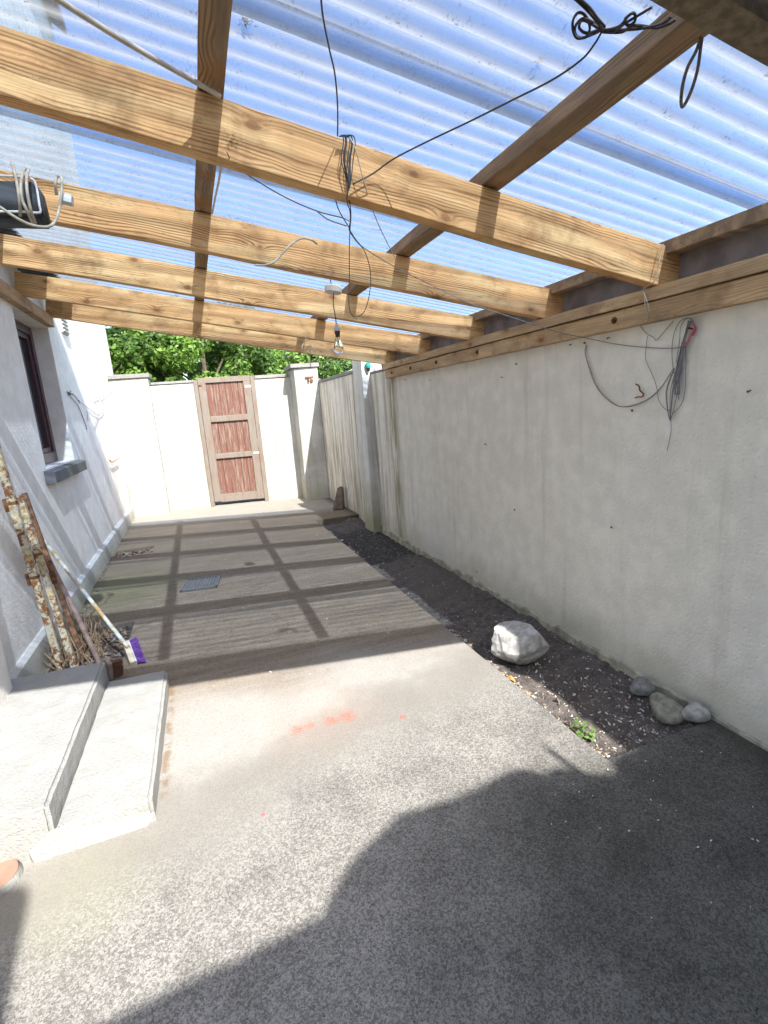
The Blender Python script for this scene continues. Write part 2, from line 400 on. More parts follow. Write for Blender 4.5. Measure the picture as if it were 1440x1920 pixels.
# window
FR = plain('brown_window_frame', (.075, .035, .04), .35, var=.15, spec=.5)
win = hchild(boxo('window', (LX-D-.02, LX-D+.045, WY0-.005, WY0+.07, WZ0-.0, WZ1-.003), FR, bev=.004)); 
bm = bmesh.new()
FX0, FX1 = LX-D-.02, LX-D+.035
for d in ((WY0-.004, WY0+.075, WZ0-.003, WZ1), (WY1-.075, WY1+.004, WZ0-.003, WZ1), (WY0+.075, WY1-.075, WZ1-.075, WZ1), (WY0+.075, WY1-.075, WZ0, WZ0+.095)):
    box(bm, FX0, FX1, d[0], d[1], d[2], d[3], bev=.005)
for d in ((WY0+.075, WY0+.12, WZ0+.095, WZ1-.075), (WY1-.12, WY1-.075, WZ0+.095, WZ1-.075), (WY0+.12, WY1-.12, WZ1-.12, WZ1-.075), (WY0+.12, WY1-.12, WZ0+.095, WZ0+.14)):
    box(bm, FX0+.002, FX1-.018, d[0], d[1], d[2], d[3], bev=.004)
fr = from_bm('frame', bm, FR); fr.parent = win
GL = G('window_glass', .05, .6); GL.b.inputs['Base Color'].default_value = (.025, .03, .032, 1); GL.b.inputs['Coat Weight'].default_value = .3
pn = boxo('pane', (FX0+.004, FX0+.012, WY0+.115, WY1-.115, WZ0+.135, WZ1-.115), GL.m, bev=0); pn.parent = win
CURT = plain('net_curtain', (.35, .38, .38), .9)
SILL = m_render('sill_concrete', (.13, .13, .14), low=(.1, .1, .1), lowamt=0, patch=.35, patchc=(.36, .35, .22), scale=70)
bm = bmesh.new(); prism(bm, [(LX-D, 1.085), (LX+.075, 1.085), (LX+.075, 1.172), (LX+.06, 1.182), (LX-D, 1.203)], 4.58, 5.80, 'y')
sl = from_bm('sill', bm, SILL); sl.parent = win
# air vent high on the wall
VENT = plain('grey_vent', (.42, .42, .40), .7)
bm = bmesh.new(); vc = at(116, 604, 0, LX)
box(bm, LX-.01, LX+.02, vc.y-.13, vc.y+.13, vc.z-.12, vc.z+.17, bev=.003)
for k in range(7): box(bm, LX+.018, LX+.034, vc.y-.12, vc.y+.12, vc.z-.105+k*.038, vc.z-.09+k*.038)
hchild(from_bm('air_vent', bm, VENT))

# unseen building added behind the viewer, outline shaped to cast the foreground shade
prof = []
for gx, gy in [(4.6, 1.46), (1.7, 1.45), (1.425, 1.43), (1.39, 1.37), (1.37, 1.362), (1.30, 1.392), (1.24, 1.45), (1.203, 1.481), (1.15, 1.485), (1.122, 1.475), (1.08, 1.53), (1.039, 1.545), (.95, 1.543), (.86, 1.525), (.75, 1.518), (.62, 1.528), (.509, 1.537), (.451, 1.496), (.36, 1.46), (.281, 1.405), (.20, 1.33), (.167, 1.284), (.074, 1.271), (-.084, 1.258), (-.228, 1.253), (-.425, 1.236), (-.655, 1.23), (-.672, 1.343), (-.70, 1.56), (-.72, 1.74), (-.745, 1.79), (-.84, 1.83), (-1.6, 1.86), (-4.5, 2.2)]:
    t = (gy+1.5)/1.02; prof.append((gx+.235*t, t))
back = empty('shade_caster_wall', (0, -1.7, 0)); tag(back, 'unseen building added behind the viewer, its outline shaped to cast the foreground shade', 'house')
bm = bmesh.new(); prism(bm, [(prof[-1][0], -.1), (prof[0][0], -.1)]+prof, -1.52, -1.75, 'y')
BW = m_render('shade_caster_render', (.42, .42, .42)); o = from_bm('wall', bm, BW); o.parent = back; o.matrix_parent_inverse = Matrix.Translation((0, 1.7, 0))
def shp(px, py): g = at(px, py, 2, 0); t = (g.y+1.5)/1.02; return Vector((g.x+.235*t, -1.6, t))
bm = bmesh.new(); a, b = shp(1092, 1448), shp(998, 1378)
tube(bm, [a-(b-a)*.3, a, b], .028, 8, .014); o = from_bm('pole', bm, plain('grey_pole', (.3, .3, .3))); o.parent = back; o.matrix_parent_inverse = Matrix.Translation((0, 1.7, 0))  # unseen pole, added to cast the thin rod shadow

# ------------------------------------------------------------------ steps, manhole
STEP = m_render('step_concrete', (.33, .333, .33), lowamt=.15, patch=.25, patchc=(.25, .25, .235), scale=150, bs=.5, stain=(.2, .2, .18))
st = empty('door_step', (-.9, 2.4, 0)); tag(st, 'pale concrete double doorstep against the house wall', 'step')
def schild(o): o.parent = st; o.matrix_parent_inverse = Matrix.Translation((.9, -2.4, 0)); return o
def roughbox(name, poly, z0, z1, mat, amp=.0035, sub=.03):
    bm = bmesh.new(); prism(bm, poly, z0, z1)
    bmesh.ops.bevel(bm, geom=list(bm.edges), offset=.013, segments=3, affect='EDGES')
    for it in range(6):
        es = [e for e in bm.edges if e.calc_length() > sub*1.6]
        if not es: break
        bmesh.ops.subdivide_edges(bm, edges=es, cuts=1, use_grid_fill=True)
    bmesh.ops.triangulate(bm, faces=[f for f in bm.faces if len(f.verts) > 4])
    for v_ in bm.verts: v_.co += Vector([mnoise.noise(v_.co*11+Vector((k*9, 0, 0))) for k in range(3)])*amp + Vector([mnoise.noise(v_.co*37+Vector((k*5, 3, 0))) for k in range(3)])*amp*.45
    return from_bm(name, bm, mat, None, False)
schild(roughbox('upper_tread', [(LX+.004, 1.89), (-.672, 1.875), (-.655, 3.03), (LX+.004, 3.06)], -.02, .2, STEP))
schild(roughbox('lower_tread', [(-.668, 1.872), (-.348, 1.885), (-.338, 2.95), (-.652, 2.97)], -.02, .1, STEP, .003))
bm = bmesh.new()
hp_ = [at(a_, b_, 2, 0) for a_, b_ in ((0, 1650), (65, 1620), (170, 1585), (275, 1550))]
P8 = [(hp_[1].x, hp_[1].y, 0), (hp_[2].x, hp_[2].y, 0), (hp_[3].x, hp_[3].y, 0), (-.345, 1.886, .03), (-.67, 1.874, .10), (-.765, 1.886, .05)]
vs = [bm.verts.new((x, y, z+.003)) for x, y, z in P8]
bm.faces.new((vs[0], vs[1], vs[4])); bm.faces.new((vs[0], vs[4], vs[5])); bm.faces.new((vs[1], vs[2], vs[3])); bm.faces.new((vs[1], vs[3], vs[4]))
lo = [bm.verts.new((x, y, -.02)) for x, y, z in P8]
for k in range(6): bm.faces.new((vs[k], lo[k], lo[(k+1) % 6], vs[(k+1) % 6]))
schild(from_bm('haunching', bm, STEP))
MH = plain('terracotta_lid', (.31, .19, .14), .8, var=.12, scale=12, bump=.4)
mc = Vector((-.850, 1.828, .03))
bm = bmesh.new(); lathe(bm, [(.082, -mc.z-.01), (.078, -.02), (.073, -.004)], (mc.x, mc.y, mc.z), 40, cap=False); cvs = from_bm('collar', bm, STEP, None, True)
bm = bmesh.new(); lathe(bm, [(.073, -.012), (.070, -.002), (.064, .0), (.0005, .001)], (mc.x, mc.y, mc.z), 40, cap=False)
o = empty('drain_cover', (mc.x, mc.y, 0)); tag(o, 'round terracotta drain cover set beside the pale doorstep', 'drain cover')
cvs.parent = o; cvs.matrix_parent_inverse = Matrix.Translation((-mc.x, -mc.y, 0)); cv = from_bm('lid', bm, MH); cv.parent = o; cv.matrix_parent_inverse = Matrix.Translation((-mc.x, -mc.y, 0))
BLKG = plain('dark_gully', (.07, .07, .07), .8)
# steel grating on the path
GR = G('grate_plastic', .5, .4); v = GR.co(); 
GRM = GR.done(GR.mix(GR.noise(v, 40, 3), (.08, .08, .082), (.15, .15, .15)))
cs = [at(342, 1089, 2, .004), at(411, 1080, 2, .004), at(412, 1101, 2, .004), at(344, 1110, 2, .004)]
cx = sum(p.x for p in cs)/4; cy = sum(p.y for p in cs)/4
ang = math.atan2(cs[1].y-cs[0].y, cs[1].x-cs[0].x)
gr = empty('drain_grating', (cx, cy, .006), (0, 0, ang)); tag(gr, 'grey patterned gully grating lying in the shaded concrete path', 'grating')
bm = bmesh.new(); W2, D2 = .16, .165
for d in ((-W2, W2, -D2, -D2+.014), (-W2, W2, D2-.014, D2), (-W2, -W2+.014, -D2, D2), (W2-.014, W2, -D2, D2)): box(bm, d[0], d[1], d[2], d[3], -.004, .012)
o = from_bm('frame', bm, GRM, gr)
bm = bmesh.new()
for k in range(11):
    x = -W2+.014+(k+.5)*(2*W2-.028)/11; box(bm, x-.005, x+.005, -D2+.014, D2-.014, -.003, .009)
for k in range(13):
    y = -D2+.014+(k+.5)*(2*D2-.028)/13; box(bm, -W2+.014, W2-.014, y-.005, y+.005, -.0035, .008)
from_bm('mesh', bm, GRM, gr)
boxo('base', (-W2+.014, W2-.014, -D2+.014, D2-.014, -.0045, -.001), BLKG, gr, 0)

# ------------------------------------------------------------------ boundary wall on the right
pier_y = 5.77
def ex_r(g, v, X, c):
    m1 = g.mul(g.ramp(g.math('ABSOLUTE', g.add(X[1], -5.12)), .02, .2, 1, 0), g.ramp(g.noise(g.co((6, 14, 1.2)), 2, 5), .3, .6))
    c = g.mix(g.mul(m1, .8), c, (.23, .20, .10))
    # pale patch low down
    m2 = g.mul(g.near(v, Vector((RX, 4.15, .12)), .2, .55, .5), .5)
    return g.mix(m2, c, (.68, .67, .62))
WR = m_render('boundary_render', (.79, .745, .655), sy=(4.3, 6.0), stain=(.25, .22, .17), streak=.85, lowz=.3, low=(.42, .40, .29), lowamt=.5, extra=ex_r, bs=.45, scale=95)
WG = m_render('gate_wall_render', (.50, .49, .465), sy=(-50, -49), streak=.42, lowz=.5, low=(.42, .40, .29), lowamt=.5, patch=.7, patchc=(.34, .335, .295), bs=.5, stain=(.24, .22, .16))
CAP = m_render('coping_concrete', (.27, .26, .25), lowamt=0, patch=.4, patchc=(.16, .16, .14), scale=60, bs=1)
bw = empty('boundary_wall', (RX+.1, 3, 0)); tag(bw, 'long rendered boundary wall along the right of the path', 'wall')
def bchild(o): o.parent = bw; o.matrix_parent_inverse = Matrix.Translation((-RX-.1, -3, 0)); return o
def zt(y): return 1.9
bm = bmesh.new(); prism(bm, [(-1.45, -.1), (6.1, -.1), (6.1, 1.87), (5.25, 1.87), (5.25, 1.93), (-1.45, 1.93)], RX, RX+.22, 'x'); 
bchild(from_bm('near_face', bm, WR))
bm = bmesh.new(); prism(bm, [(6.1, -.1), (8.8, -.1), (8.8, 1.94), (6.1, 1.94)], RX+.012, RX+.22, 'x'); bchild(from_bm('far_face', bm, WR))
bchild(boxo('coping', (RX-.008, RX+.25, 6.102, 8.4, 1.943, 1.985), CAP, bev=.006))
bchild(boxo('coping', (RX-.006, RX+.25, 5.26, 5.765, 1.873, 1.90), CAP, bev=.006))
# uneven broken foot of the wall render
foot = bmesh.new(); ptsl = []
N = 150
for i in range(N+1):
    y = 1.0+(5.77-1.0)*i/N
    ptsl.append((y, .012+.025*mnoise.noise(Vector((y*6, 0, 0)))+.018*mnoise.noise(Vector((y*23, 4, 0)))))
v0 = [foot.verts.new((RX-.012-.006*mnoise.noise(Vector((y*9, 8, 0))), y, -.06)) for y, z in ptsl]; v1 = [foot.verts.new((RX-.010, y, z)) for y, z in ptsl]; v2 = [foot.verts.new((RX+.002, y, z+.012)) for y, z in ptsl]
for i in range(N): foot.faces.new((v0[i], v0[i+1], v1[i+1], v1[i])); foot.faces.new((v1[i], v1[i+1], v2[i+1], v2[i]))
FOOTM = plain('wall_footing', (.36, .34, .26), .95, var=.35, scale=14, bump=.8); bchild(from_bm('footing', foot, FOOTM))
# tall pier
MP = m_render('pier_render', (.66, .65, .62), sy=(-50, -49), streak=.3, lowz=.8, low=(.36, .34, .20), lowamt=.85, scale=90)
mp = empty('wall_pier', (1.95, 5.9, 0)); tag(mp, 'tall white rendered pier on the boundary wall carrying a green lamp fitting', 'pier')
def mchild(o): o.parent = mp; o.matrix_parent_inverse = Matrix.Translation((-1.95, -5.9, 0)); return o
mchild(boxo('shaft', (1.925, 2.24, pier_y, 6.12, -.06, 2.085), MP, bev=.008))
TEAL = plain('green_fitting', (.03, .30, .26), .3); BLKP = plain('black_plastic', (.02, .02, .022), .4)
fc = at(690, 687, 1, pier_y-.03)
bm = bmesh.new(); lathe(bm, [(.028, -.02), (.033, 0), (.033, .035), (.02, .045)], (fc.x, pier_y-.034, fc.z), 16); lf = mchild(from_bm('lamp_fitting', bm, TEAL))
bm = bmesh.new(); lathe(bm, [(.016, -.055), (.024, -.022)], (fc.x, pier_y-.034, fc.z), 16); o = from_bm('lamp_cap', bm, BLKP); o.parent = lf

# ------------------------------------------------------------------ gate wall
def gy(x): return 9.10-.17*x
gw = empty('gate_wall', (0, 9.1, 0)); tag(gw, 'cream stained garden wall with two capped piers around the wooden gate', 'wall')
def gchild(o): o.parent = gw; o.matrix_parent_inverse = Matrix.Translation((0, -9.1, 0)); return o
def slabx(name, x0, x1, off0, off1, z0, z1, mat, bev=.006, over=0):
    bm = bmesh.new()
    P = [(x0-over, gy(x0)+off0-over), (x1+over, gy(x1)+off0-over), (x1+over, gy(x1)+off1+over), (x0-over, gy(x0)+off1+over)]
    prism(bm, P, z0, z1)
    if bev: bmesh.ops.bevel(bm, geom=list(bm.edges), offset=bev, segments=2, affect='EDGES')
    return gchild(from_bm(name, bm, mat))
slabx('left_panel', -.60, .10, 0, .2, -.1, 2.09, WG)
slabx('right_panel', 1.06, 1.70, 0, .2, -.1, 2.09, WG)
slabx('coping', -.585, .095, -.02, .22, 2.093, 2.135, CAP)
slabx('coping', 1.065, 1.60, -.02, .22, 2.093, 2.15, CAP)
slabx('left_pier', -1.14, -.575, -.3, .22, -.1, 2.19, WG)
slabx('left_pier_cap', -1.12, -.575, -.3, .22, 2.193, 2.26, CAP, over=.03)
slabx('right_pier', 1.655, 2.035, -.36, .2, -.1, 2.20, WG)
pc = slabx('right_pier_cap', 1.64, 2.02, -.36, .2, 2.203, 2.27, CAP, over=.04)
slabx('threshold', .10, 1.06, .12, .3, -.09, .02, CAP, bev=.003)
RUST = plain('rust', (.16, .07, .03), .9, var=.5, scale=30, bump=.5)
pcx = at(580, 711, 1, gy(1.85)-.37); 
bm = bmesh.new(); M = Matrix.Translation(pcx)
box(bm, -.07, .07, -.012, .005, .015, .045, M=M); box(bm, -.03, -.01, -.03, 0, -.05, .03, M=M); box(bm, .01, .055, -.03, 0, -.045, .0, M=M)
o = gchild(from_bm('rusty_bracket', bm, RUST))

# gate
gpaint = G('flaking_red_paint', .85, .25); v = gpaint.co(); X = gpaint.xyz(v)
fl = gpaint.ramp(gpaint.noise(gpaint.co((40, 40, 3.0)), 1, 7, .8), .47, .58)
gr_ = gpaint.noise(gpaint.co((120, 120, 4)), 1, 4)
brd = gpaint.ramp(X[0], 50, 51)
c = gpaint.mix(gr_, (.12, .05, .038), (.19, .09, .068)); c = gpaint.mix(gpaint.mul(fl, .75), c, (.26, .205, .165)); c = gpaint.mix(brd, c, (.05, .02, .02))
gpaint.bump(gpaint.add(gpaint.mul(fl, -.5), gpaint.add(gr_, gpaint.mul(brd, -2))), .7, .006); GP = gpaint.done(c)
gwood = G('weathered_gate_wood', .9, .2); v = gwood.co(); fl = gwood.ramp(gwood.noise(gwood.co((16, 16, 5)), 1, 6, .7), .48, .62)
gr_ = gwood.noise(gwood.co((90, 90, 5)), 1, 4); c = gwood.mix(gr_, (.14, .12, .10), (.255, .22, .185)); c = gwood.mix(gwood.mul(fl, .6), c, (.19, .115, .085))
gwood.bump(gr_, .6, .005); GWD = gwood.done(c)
gate = empty('wooden_gate', (.13, gy(.13), 0), (0, 0, math.atan(-.17))); tag(gate, 'tall weathered wooden gate with three flaking red panels and grey rails', 'gate')
def gb(name, d, mat, bev=.004):
    o = boxo(name, d, mat, gate, bev); return o
GWID, GH = .905, 2.15
gb('jamb', (-.035, .025, -.03, .07, 0, GH-.02), GWD); gb('jamb', (GWID-.025, GWID+.04, -.03, .07, 0, GH-.0), GWD)
x0, x1 = .03, GWID-.03
gb('stile', (x0, x0+.12, -.012, .04, .075, GH-.075), GWD); gb('stile', (x1-.12, x1, -.012, .04, .055, GH-.075), GWD)
gb('rail', (x0, x1, -.013, .041, GH-.075, GH+.01), GWD)
gb('rail', (x0+.118, x1-.118, -.02, .03, 1.43, 1.53), GWD, .012); gb('rail', (x0+.118, x1-.118, -.02, .03, .81, .90), GWD, .012)
gb('rail', (x0+.118, x1-.118, -.011, .041, .06, .20), GWD)
for z_ in (1.98, .86):
    gb('hinge', (GWID-.13, GWID+.03, -.019, -.0135, z_-.02, z_+.02), plain('galvanised', (.42, .42, .40), .6, .3), .002)
gb('latch', (-.02, .09, -.022, -.0135, 2.03, 2.055), RUST, .002)
for z0, z1 in ((.20, .81), (.90, 1.43), (1.53, GH-.075)):
    bm = bmesh.new(); nb = 6; bw_ = (x1-x0-.236)/nb
    for k in range(nb): box(bm, x0+.118+k*bw_+.003, x0+.118+(k+1)*bw_-.003, .016+.003*random.random(), .032, z0+.001, z1-.001, bev=.0025)
    box(bm, x0+.118, x1-.118, .0325, .038, z0+.001, z1-.001); from_bm('panel', bm, GP, gate)

# ------------------------------------------------------------------ timber roof frame
PITCH = .19
def zb(x): return 1.93+PITCH*(2-x)
def skew(y): return 0.0 if y < 1.8 else .5*(1-math.exp(-(y-1.8)/.9))
joists = []
JL = {0: ('dark mossy front fascia beam of the roof beside the gutter', 'beam'), 1: ('nearest and largest-looking yellow pine joist with a coil of wire on it', 'joist'),
      2: ('second yellow pine joist from the viewer with a cream cable on it', 'joist'), 3: ('third pine joist from the viewer, right behind the ceiling rose', 'joist'),
      4: ('fourth pine joist from the viewer, just behind the bare bulb', 'joist'), 5: ('farthest pine joist, whose lower edge frames the view of the trees', 'joist')}
ang = math.atan(PITCH)
def beam(name, xl, xr, yl, yr, zoff, h, th, mat, label, cat, group=None):
    a = Vector((xl, yl, zb(xl)+zoff)); b = Vector((xr, yr, zb(xr)+zoff)); L = (b-a).length
    bm = bmesh.new(); nseg = 1
    box(bm, 0, L, 0, th, 0, h, bev=.004)
    bmesh.ops.subdivide_edges(bm, edges=[e for e in bm.edges if e.calc_length() > .5*L], cuts=14)
    s_ = random.random()*50
    for v_ in bm.verts:
        v_.co.z += .006*mnoise.noise(Vector((v_.co.x*1.5+s_, 0, 0))); v_.co.y += .006*mnoise.noise(Vector((v_.co.x*1.3+s_, 5, 0)))
    o = from_bm(name, bm, mat)
    d = (b-a).normalized(); y_ = Vector((0, 0, 1)).cross(d).normalized(); z_ = d.cross(y_)
    o.matrix_world = Matrix(((d.x, y_.x, z_.x, a.x), (d.y, y_.y, z_.y, a.y), (d.z, y_.z, z_.z, a.z), (0, 0, 0, 1)))
    tag(o, label, cat, group); return o
for k, y in enumerate((.64, 1.77, 2.54, 3.40, 4.31, 5.17)):
    s = skew(y)
    lab, cat = JL[k]
    if k == 0: beam('fascia_beam', LX, 2.13, .73, .715, .0, .15, .065, FELT, lab, cat)
    else: beam('roof_joist', LX+.005, 2.105, y+s*1.0, y-s*.03, .0, .165, .06, WOOD, lab, cat, 'pine joists across the passage')
TOP = .17
def zr(x, off=0): return zb(x)+TOP+off
# purlins run along y on top of the joists
def purlin(x, y0, y1, wd, h, mat, label, off=0, name='roof_purlin'):
    bm = bmesh.new(); box(bm, 0, y1-y0, 0, wd, 0, h, bev=.004)
    bmesh.ops.subdivide_edges(bm, edges=[e for e in bm.edges if e.calc_length() > 1], cuts=18)
    s_ = random.random()*50
    for v_ in bm.verts:
        v_.co.z += .006*mnoise.noise(Vector((v_.co.x*1.4+s_, 0, 0))); v_.co.y += .008*mnoise.noise(Vector((v_.co.x*1.3+s_, 5, 0)))
    o = from_bm(name, bm, mat); o.location = (x+wd, y0, zr(x+wd)+.002+off); o.rotation_euler = (0, 0, R(90))
    e = o.rotation_euler.to_matrix() ; tilt = Matrix.Rotation(ang, 4, 'Y')
    o.matrix_world = Matrix.Translation((x+wd, y0, zr(x+wd)+.004+off)) @ tilt @ Matrix.Rotation(R(90), 4, 'Z')
    return tag(o, label, 'purlin', 'purlins under the roof sheets')
purlin(.145, .80, 5.55, .075, .055, WOODW, 'left purlin, running away from the viewer under the clear roof')
purlin(1.115, .79, 5.35, .078, .06, WOODW, 'right purlin, running to the fascia beam under the clear roof')
# batten and dark upstand over the boundary wall
UPB = plain('dark_upstand', (.20, .17, .165), .9, var=.25, scale=9, bump=.4)
o = boxo('upstand_board', (2.11, 2.14, .62, 5.6, 1.932, 2.10), UPB, bev=.002); tag(o, 'dark weathered board between the joist ends above the wall plate', 'board')
b_ = boxo('eaves_batten', (2.03, 2.108, .64, 5.25, zb(2.07)+.145, zb(2.07)+.2), WOODW, bev=.004); tag(b_, 'weathered batten under the low roof edge above the joist ends', 'batten')
# wall plate of two timbers with bolts
wp = empty('wall_plate', (2.0, 3, 1.85)); tag(wp, 'double pine wall plate bolted along the top of the boundary wall', 'timber')
def timb(name, y0, y1, x0, x1, z0, z1, mat, par):
    bm = bmesh.new(); box(bm, 0, y1-y0, 0, x1-x0, 0, z1-z0, bev=.003); bmesh.ops.subdivide_edges(bm, edges=[e for e in bm.edges if e.calc_length() > 1], cuts=24)
    s_ = random.random()*9
    for v_ in bm.verts: v_.co.z += .005*mnoise.noise(Vector((v_.co.x*2+s_, 0, 0))); v_.co.y += .004*mnoise.noise(Vector((v_.co.x*2+s_, 3, 0)))
    o = from_bm(name, bm, mat, par); M = Matrix.Translation((x1, y0, z0)) @ Matrix.Rotation(R(90), 4, 'Z')
    o.matrix_world = M
    if par: o.matrix_parent_inverse = Matrix.Translation(-par.location)
    return o
timb('lower_timber', .2, 5.15, RX-.05, RX-.001, 1.782, 1.868, WOODP, wp)
timb('upper_timber', .2, 5.22, RX-.062, RX+.05, 1.874, 1.928, WOODP, wp)
for px, py in ((735, 699), (770, 690), (818, 679), (895, 660), (1152, 601)):
    p = at(px, py, 0, RX-.05); bm = bmesh.new(); Mx = Matrix.Rotation(R(-90), 4, 'Y')
    lathe(bm, [(.016, 0), (.016, .004), (.009, .005), (.009, .012)], (RX-.05, p.y, p.z), 12, M=Mx)
    o = from_bm('bolt', bm, RUST, wp); o.matrix_parent_inverse = Matrix.Translation(-wp.location)
# timber plate on the house side
hp = timb('house_plate', 1.0, 5.67, LX+.001, LX+.06, 2.43, 2.525, WOODP, None); tag(hp, 'pine wall plate along the house wall above the window', 'timber')

# ------------------------------------------------------------------ corrugated clear sheets
def m_sheet(name, tr=.60, dirt=.5, white=(.34, .34, .335)):
    g = G(name, .4, .4); v = g.co(); X = g.xyz(v)
    fine = g.noise(g.co((170, 80, 1)), 1, 4, .7); sc1 = g.ramp(g.noise(v, 3.2, 5, .6), .35, .68)
    speck = g.mul(g.ramp(fine, .535, .615), g.ramp(g.noise(v, 11, 5, .7), .42, .66))
    speck2 = g.ramp(g.noise(g.co((60, 90, 1)), 1, 3, .6), .765, .79)
    # dirt gathers in the valleys (z of the local sheet is its profile height)
    val = g.ramp(X[2], .004, .0165, .0, 1)
    edge = g.ramp(g.math('ABSOLUTE', g.add(X[2], -.0085)), 0, .004, 1, 0)
    low_ = g.ramp(X[2], .001, .012, 1, 0); speck = g.mul(speck, g.add(.35, g.mul(low_, .65)))
    film = g.add(g.add(g.mul(sc1, .12), g.mul(low_, .30)), g.mul(g.ramp(X[2], .0150, .0172), .15))
    film = g.math('MINIMUM', g.add(film, .29), .95)
    t = g.n('BsdfTransparent'); g.put(t.inputs[0], (.54, .665, .86))
    tl = g.n('BsdfTranslucent'); g.put(tl.inputs[0], white)
    df = g.n('BsdfDiffuse'); g.put(df.inputs[0], (.26, .25, .22)); dd = g.n('BsdfDiffuse'); g.put(dd.inputs[0], (.05, .055, .04))
    gl = g.n('BsdfGlossy'); gl.inputs['Roughness'].default_value = .35
    def mx(f, a, b):
        x = g.n('MixShader'); g.put(x.inputs[0], f); g.put(x.inputs[1], a.outputs[0]); g.put(x.inputs[2], b.outputs[0]); return x
    tw = mx(.35, tl, df); m1 = mx(film, t, tw)
    m2 = mx(.03, m1, gl)
    m3 = mx(g.math('MINIMUM', g.add(g.mul(g.math('MAXIMUM', speck, g.mul(speck2, .9)), dirt), g.mul(g.ramp(g.noise(g.co((1.5, 9, 1)), 2, 6, .7), .42, .68), .08)), 1), m2, dd)
    g.t.links.new(m3.outputs[0], g.out.inputs[0]); return g.m
SH = m_sheet('clear_corrugated', dirt=.75)
PIT_ = .076; AMP = .0085
def sheet(y0, y1, label, off, sk0, sk1, x0=LX+.004, x1=2.2):
    nx = 40; ny = int((y1-y0)/PIT_*8); L = math.hypot(x1-x0, PITCH*(x1-x0))
    vs = []; fs = []
    s_ = random.random()*20
    for j in range(ny+1):
        yy = y0+(y1-y0)*j/ny
        h = AMP*(1+math.cos(2*math.pi*yy/PIT_))
        fr_ = j/ny
        for i in range(nx+1):
            u = i/nx; x = u*L
            sk = (sk0+(sk1-sk0)*fr_)*(1-u)
            vs.append((x, yy-y0+sk, h+.004*mnoise.noise(Vector((x*1.2+s_, yy*2, 0)))))
    for j in range(ny):
        for i in range(nx): a = j*(nx+1)+i; fs.append((a, a+1, a+nx+2, a+nx+1))
    me = bpy.data.meshes.new('roof_sheet'); me.from_pydata(vs, [], fs)
    o = link('roof_sheet', me, SH, None, True)
    o.matrix_world = Matrix.Translation((x0, y0, zr(x0)+.066+off)) @ Matrix.Rotation(ang, 4, 'Y')
    return tag(o, label, 'roof sheet', 'clear corrugated roof sheets')
P_ = PIT_
ys_ = [.60, 1.40, 2.28, 3.16, 4.04, 4.92]
labs = ['clear corrugated roof sheet nearest the viewer, above the fascia beam', 'clear corrugated roof sheet above the nearest pine joist',
        'clear corrugated roof sheet between the nearest and second joists', 'clear corrugated roof sheet above the third joist',
        'clear corrugated roof sheet above the fourth joist', 'last narrow corrugated roof sheet at the far end of the roof']
for k, y in enumerate(ys_):
    y1 = (ys_[k+1]+.085) if k < 5 else 5.42
    a0 = .42*max(0, (y-.9))/4.3; a1 = .42*max(0, (y1-.9))/4.3
    sheet(y, y1, labs[k], .0035*(k % 2), a0, a1)
FLASH = plain('lead_flashing', (.16, .17, .18), .6, var=.3, scale=7, bump=.4)
bm = bmesh.new(); prism(bm, [(LX+.003, zr(LX)+.16), (LX+.02, zr(LX)+.10), (-.87, zr(-.87)+.088), (-.87, zr(-.87)+.092), (LX+.02, zr(LX)+.106), (LX+.008, zr(LX)+.16)], .7, 5.75, 'y')
tag(from_bm('flashing', bm, FLASH), 'grey lead flashing strip sealing the roof sheets to the house wall', 'flashing')
# gutter in front of the fascia
GUT = plain('black_gutter', (.03, .032, .03), .3, var=.3, scale=25)
bm = bmesh.new(); rings = []
for sx in (LX+.1, 2.3):
    zc = zb(sx)+.062; ring = []
    for rr in (.064, .059):
        rg = [bm.verts.new((sx, .632+rr*math.cos(a_), zc+rr*math.sin(a_))) for a_ in [math.pi+math.pi*k/12 for k in range(13)]]
        ring.append(rg)
    rings.append(ring)
for w_ in (0, 1):
    for k in range(12): bm.faces.new((rings[0][w_][k], rings[0][w_][k+1], rings[1][w_][k+1], rings[1][w_][k]))
for k in (0, 12): bm.faces.new((rings[0][0][k], rings[0][1][k], rings[1][1][k], rings[1][0][k]))
gt = from_bm('gutter', bm, GUT); tag(gt, 'half round black gutter hung before the fascia beam', 'gutter')

# ------------------------------------------------------------------ ceiling rose and bulb
YB = 2.95
WP = plain('aged_white_plastic', (.62, .56, .48), .5, var=.1); WIRE = plain('dark_wire', (.055, .05, .05), .6); WG_ = plain('grey_wire', (.20, .195, .19), .6)
WPALE = plain('cream_wire', (.42, .36, .27), .6)
rc = at(625, 541, 1, YB); lampo = empty('pendant_lamp', rc); tag(lampo, 'bare glass bulb hanging on a dark flex from a white ceiling rose', 'lamp')
def lchild(o): o.parent = lampo; o.matrix_parent_inverse = Matrix.Translation(-rc); return o
bm = bmesh.new(); lathe(bm, [(.047, .012), (.05, .005), (.048, -.022), (.02, -.026)], rc, 28, M=Matrix.Rotation(R(9), 4, 'Y')); lchild(from_bm('ceiling_rose', bm, WP, None, False))
bm = bmesh.new(); tube(bm, smooth_pts([rc+Vector((0, 0, .01)), rc+Vector((-.01, .01, .05)), rc+Vector((.0, .02, zr(rc.x)-rc.z+.06))]), .003); lchild(from_bm('hook', bm, WIRE))
hb = at(632, 617, 1, YB); bb = at(634, 655, 1, YB)
lchild(wire('flex', [[rc-Vector((0, 0, .02)), at(625, 570, 1, YB), at(629, 595, 1, YB), at(631, 612, 1, YB)]], .0028, WIRE, None, parent=lampo))
bm = bmesh.new(); lathe(bm, [(.006, .03), (.012, .022), (.017, .0), (.018, -.012)], hb, 16); lchild(from_bm('holder', bm, WP, None, True))
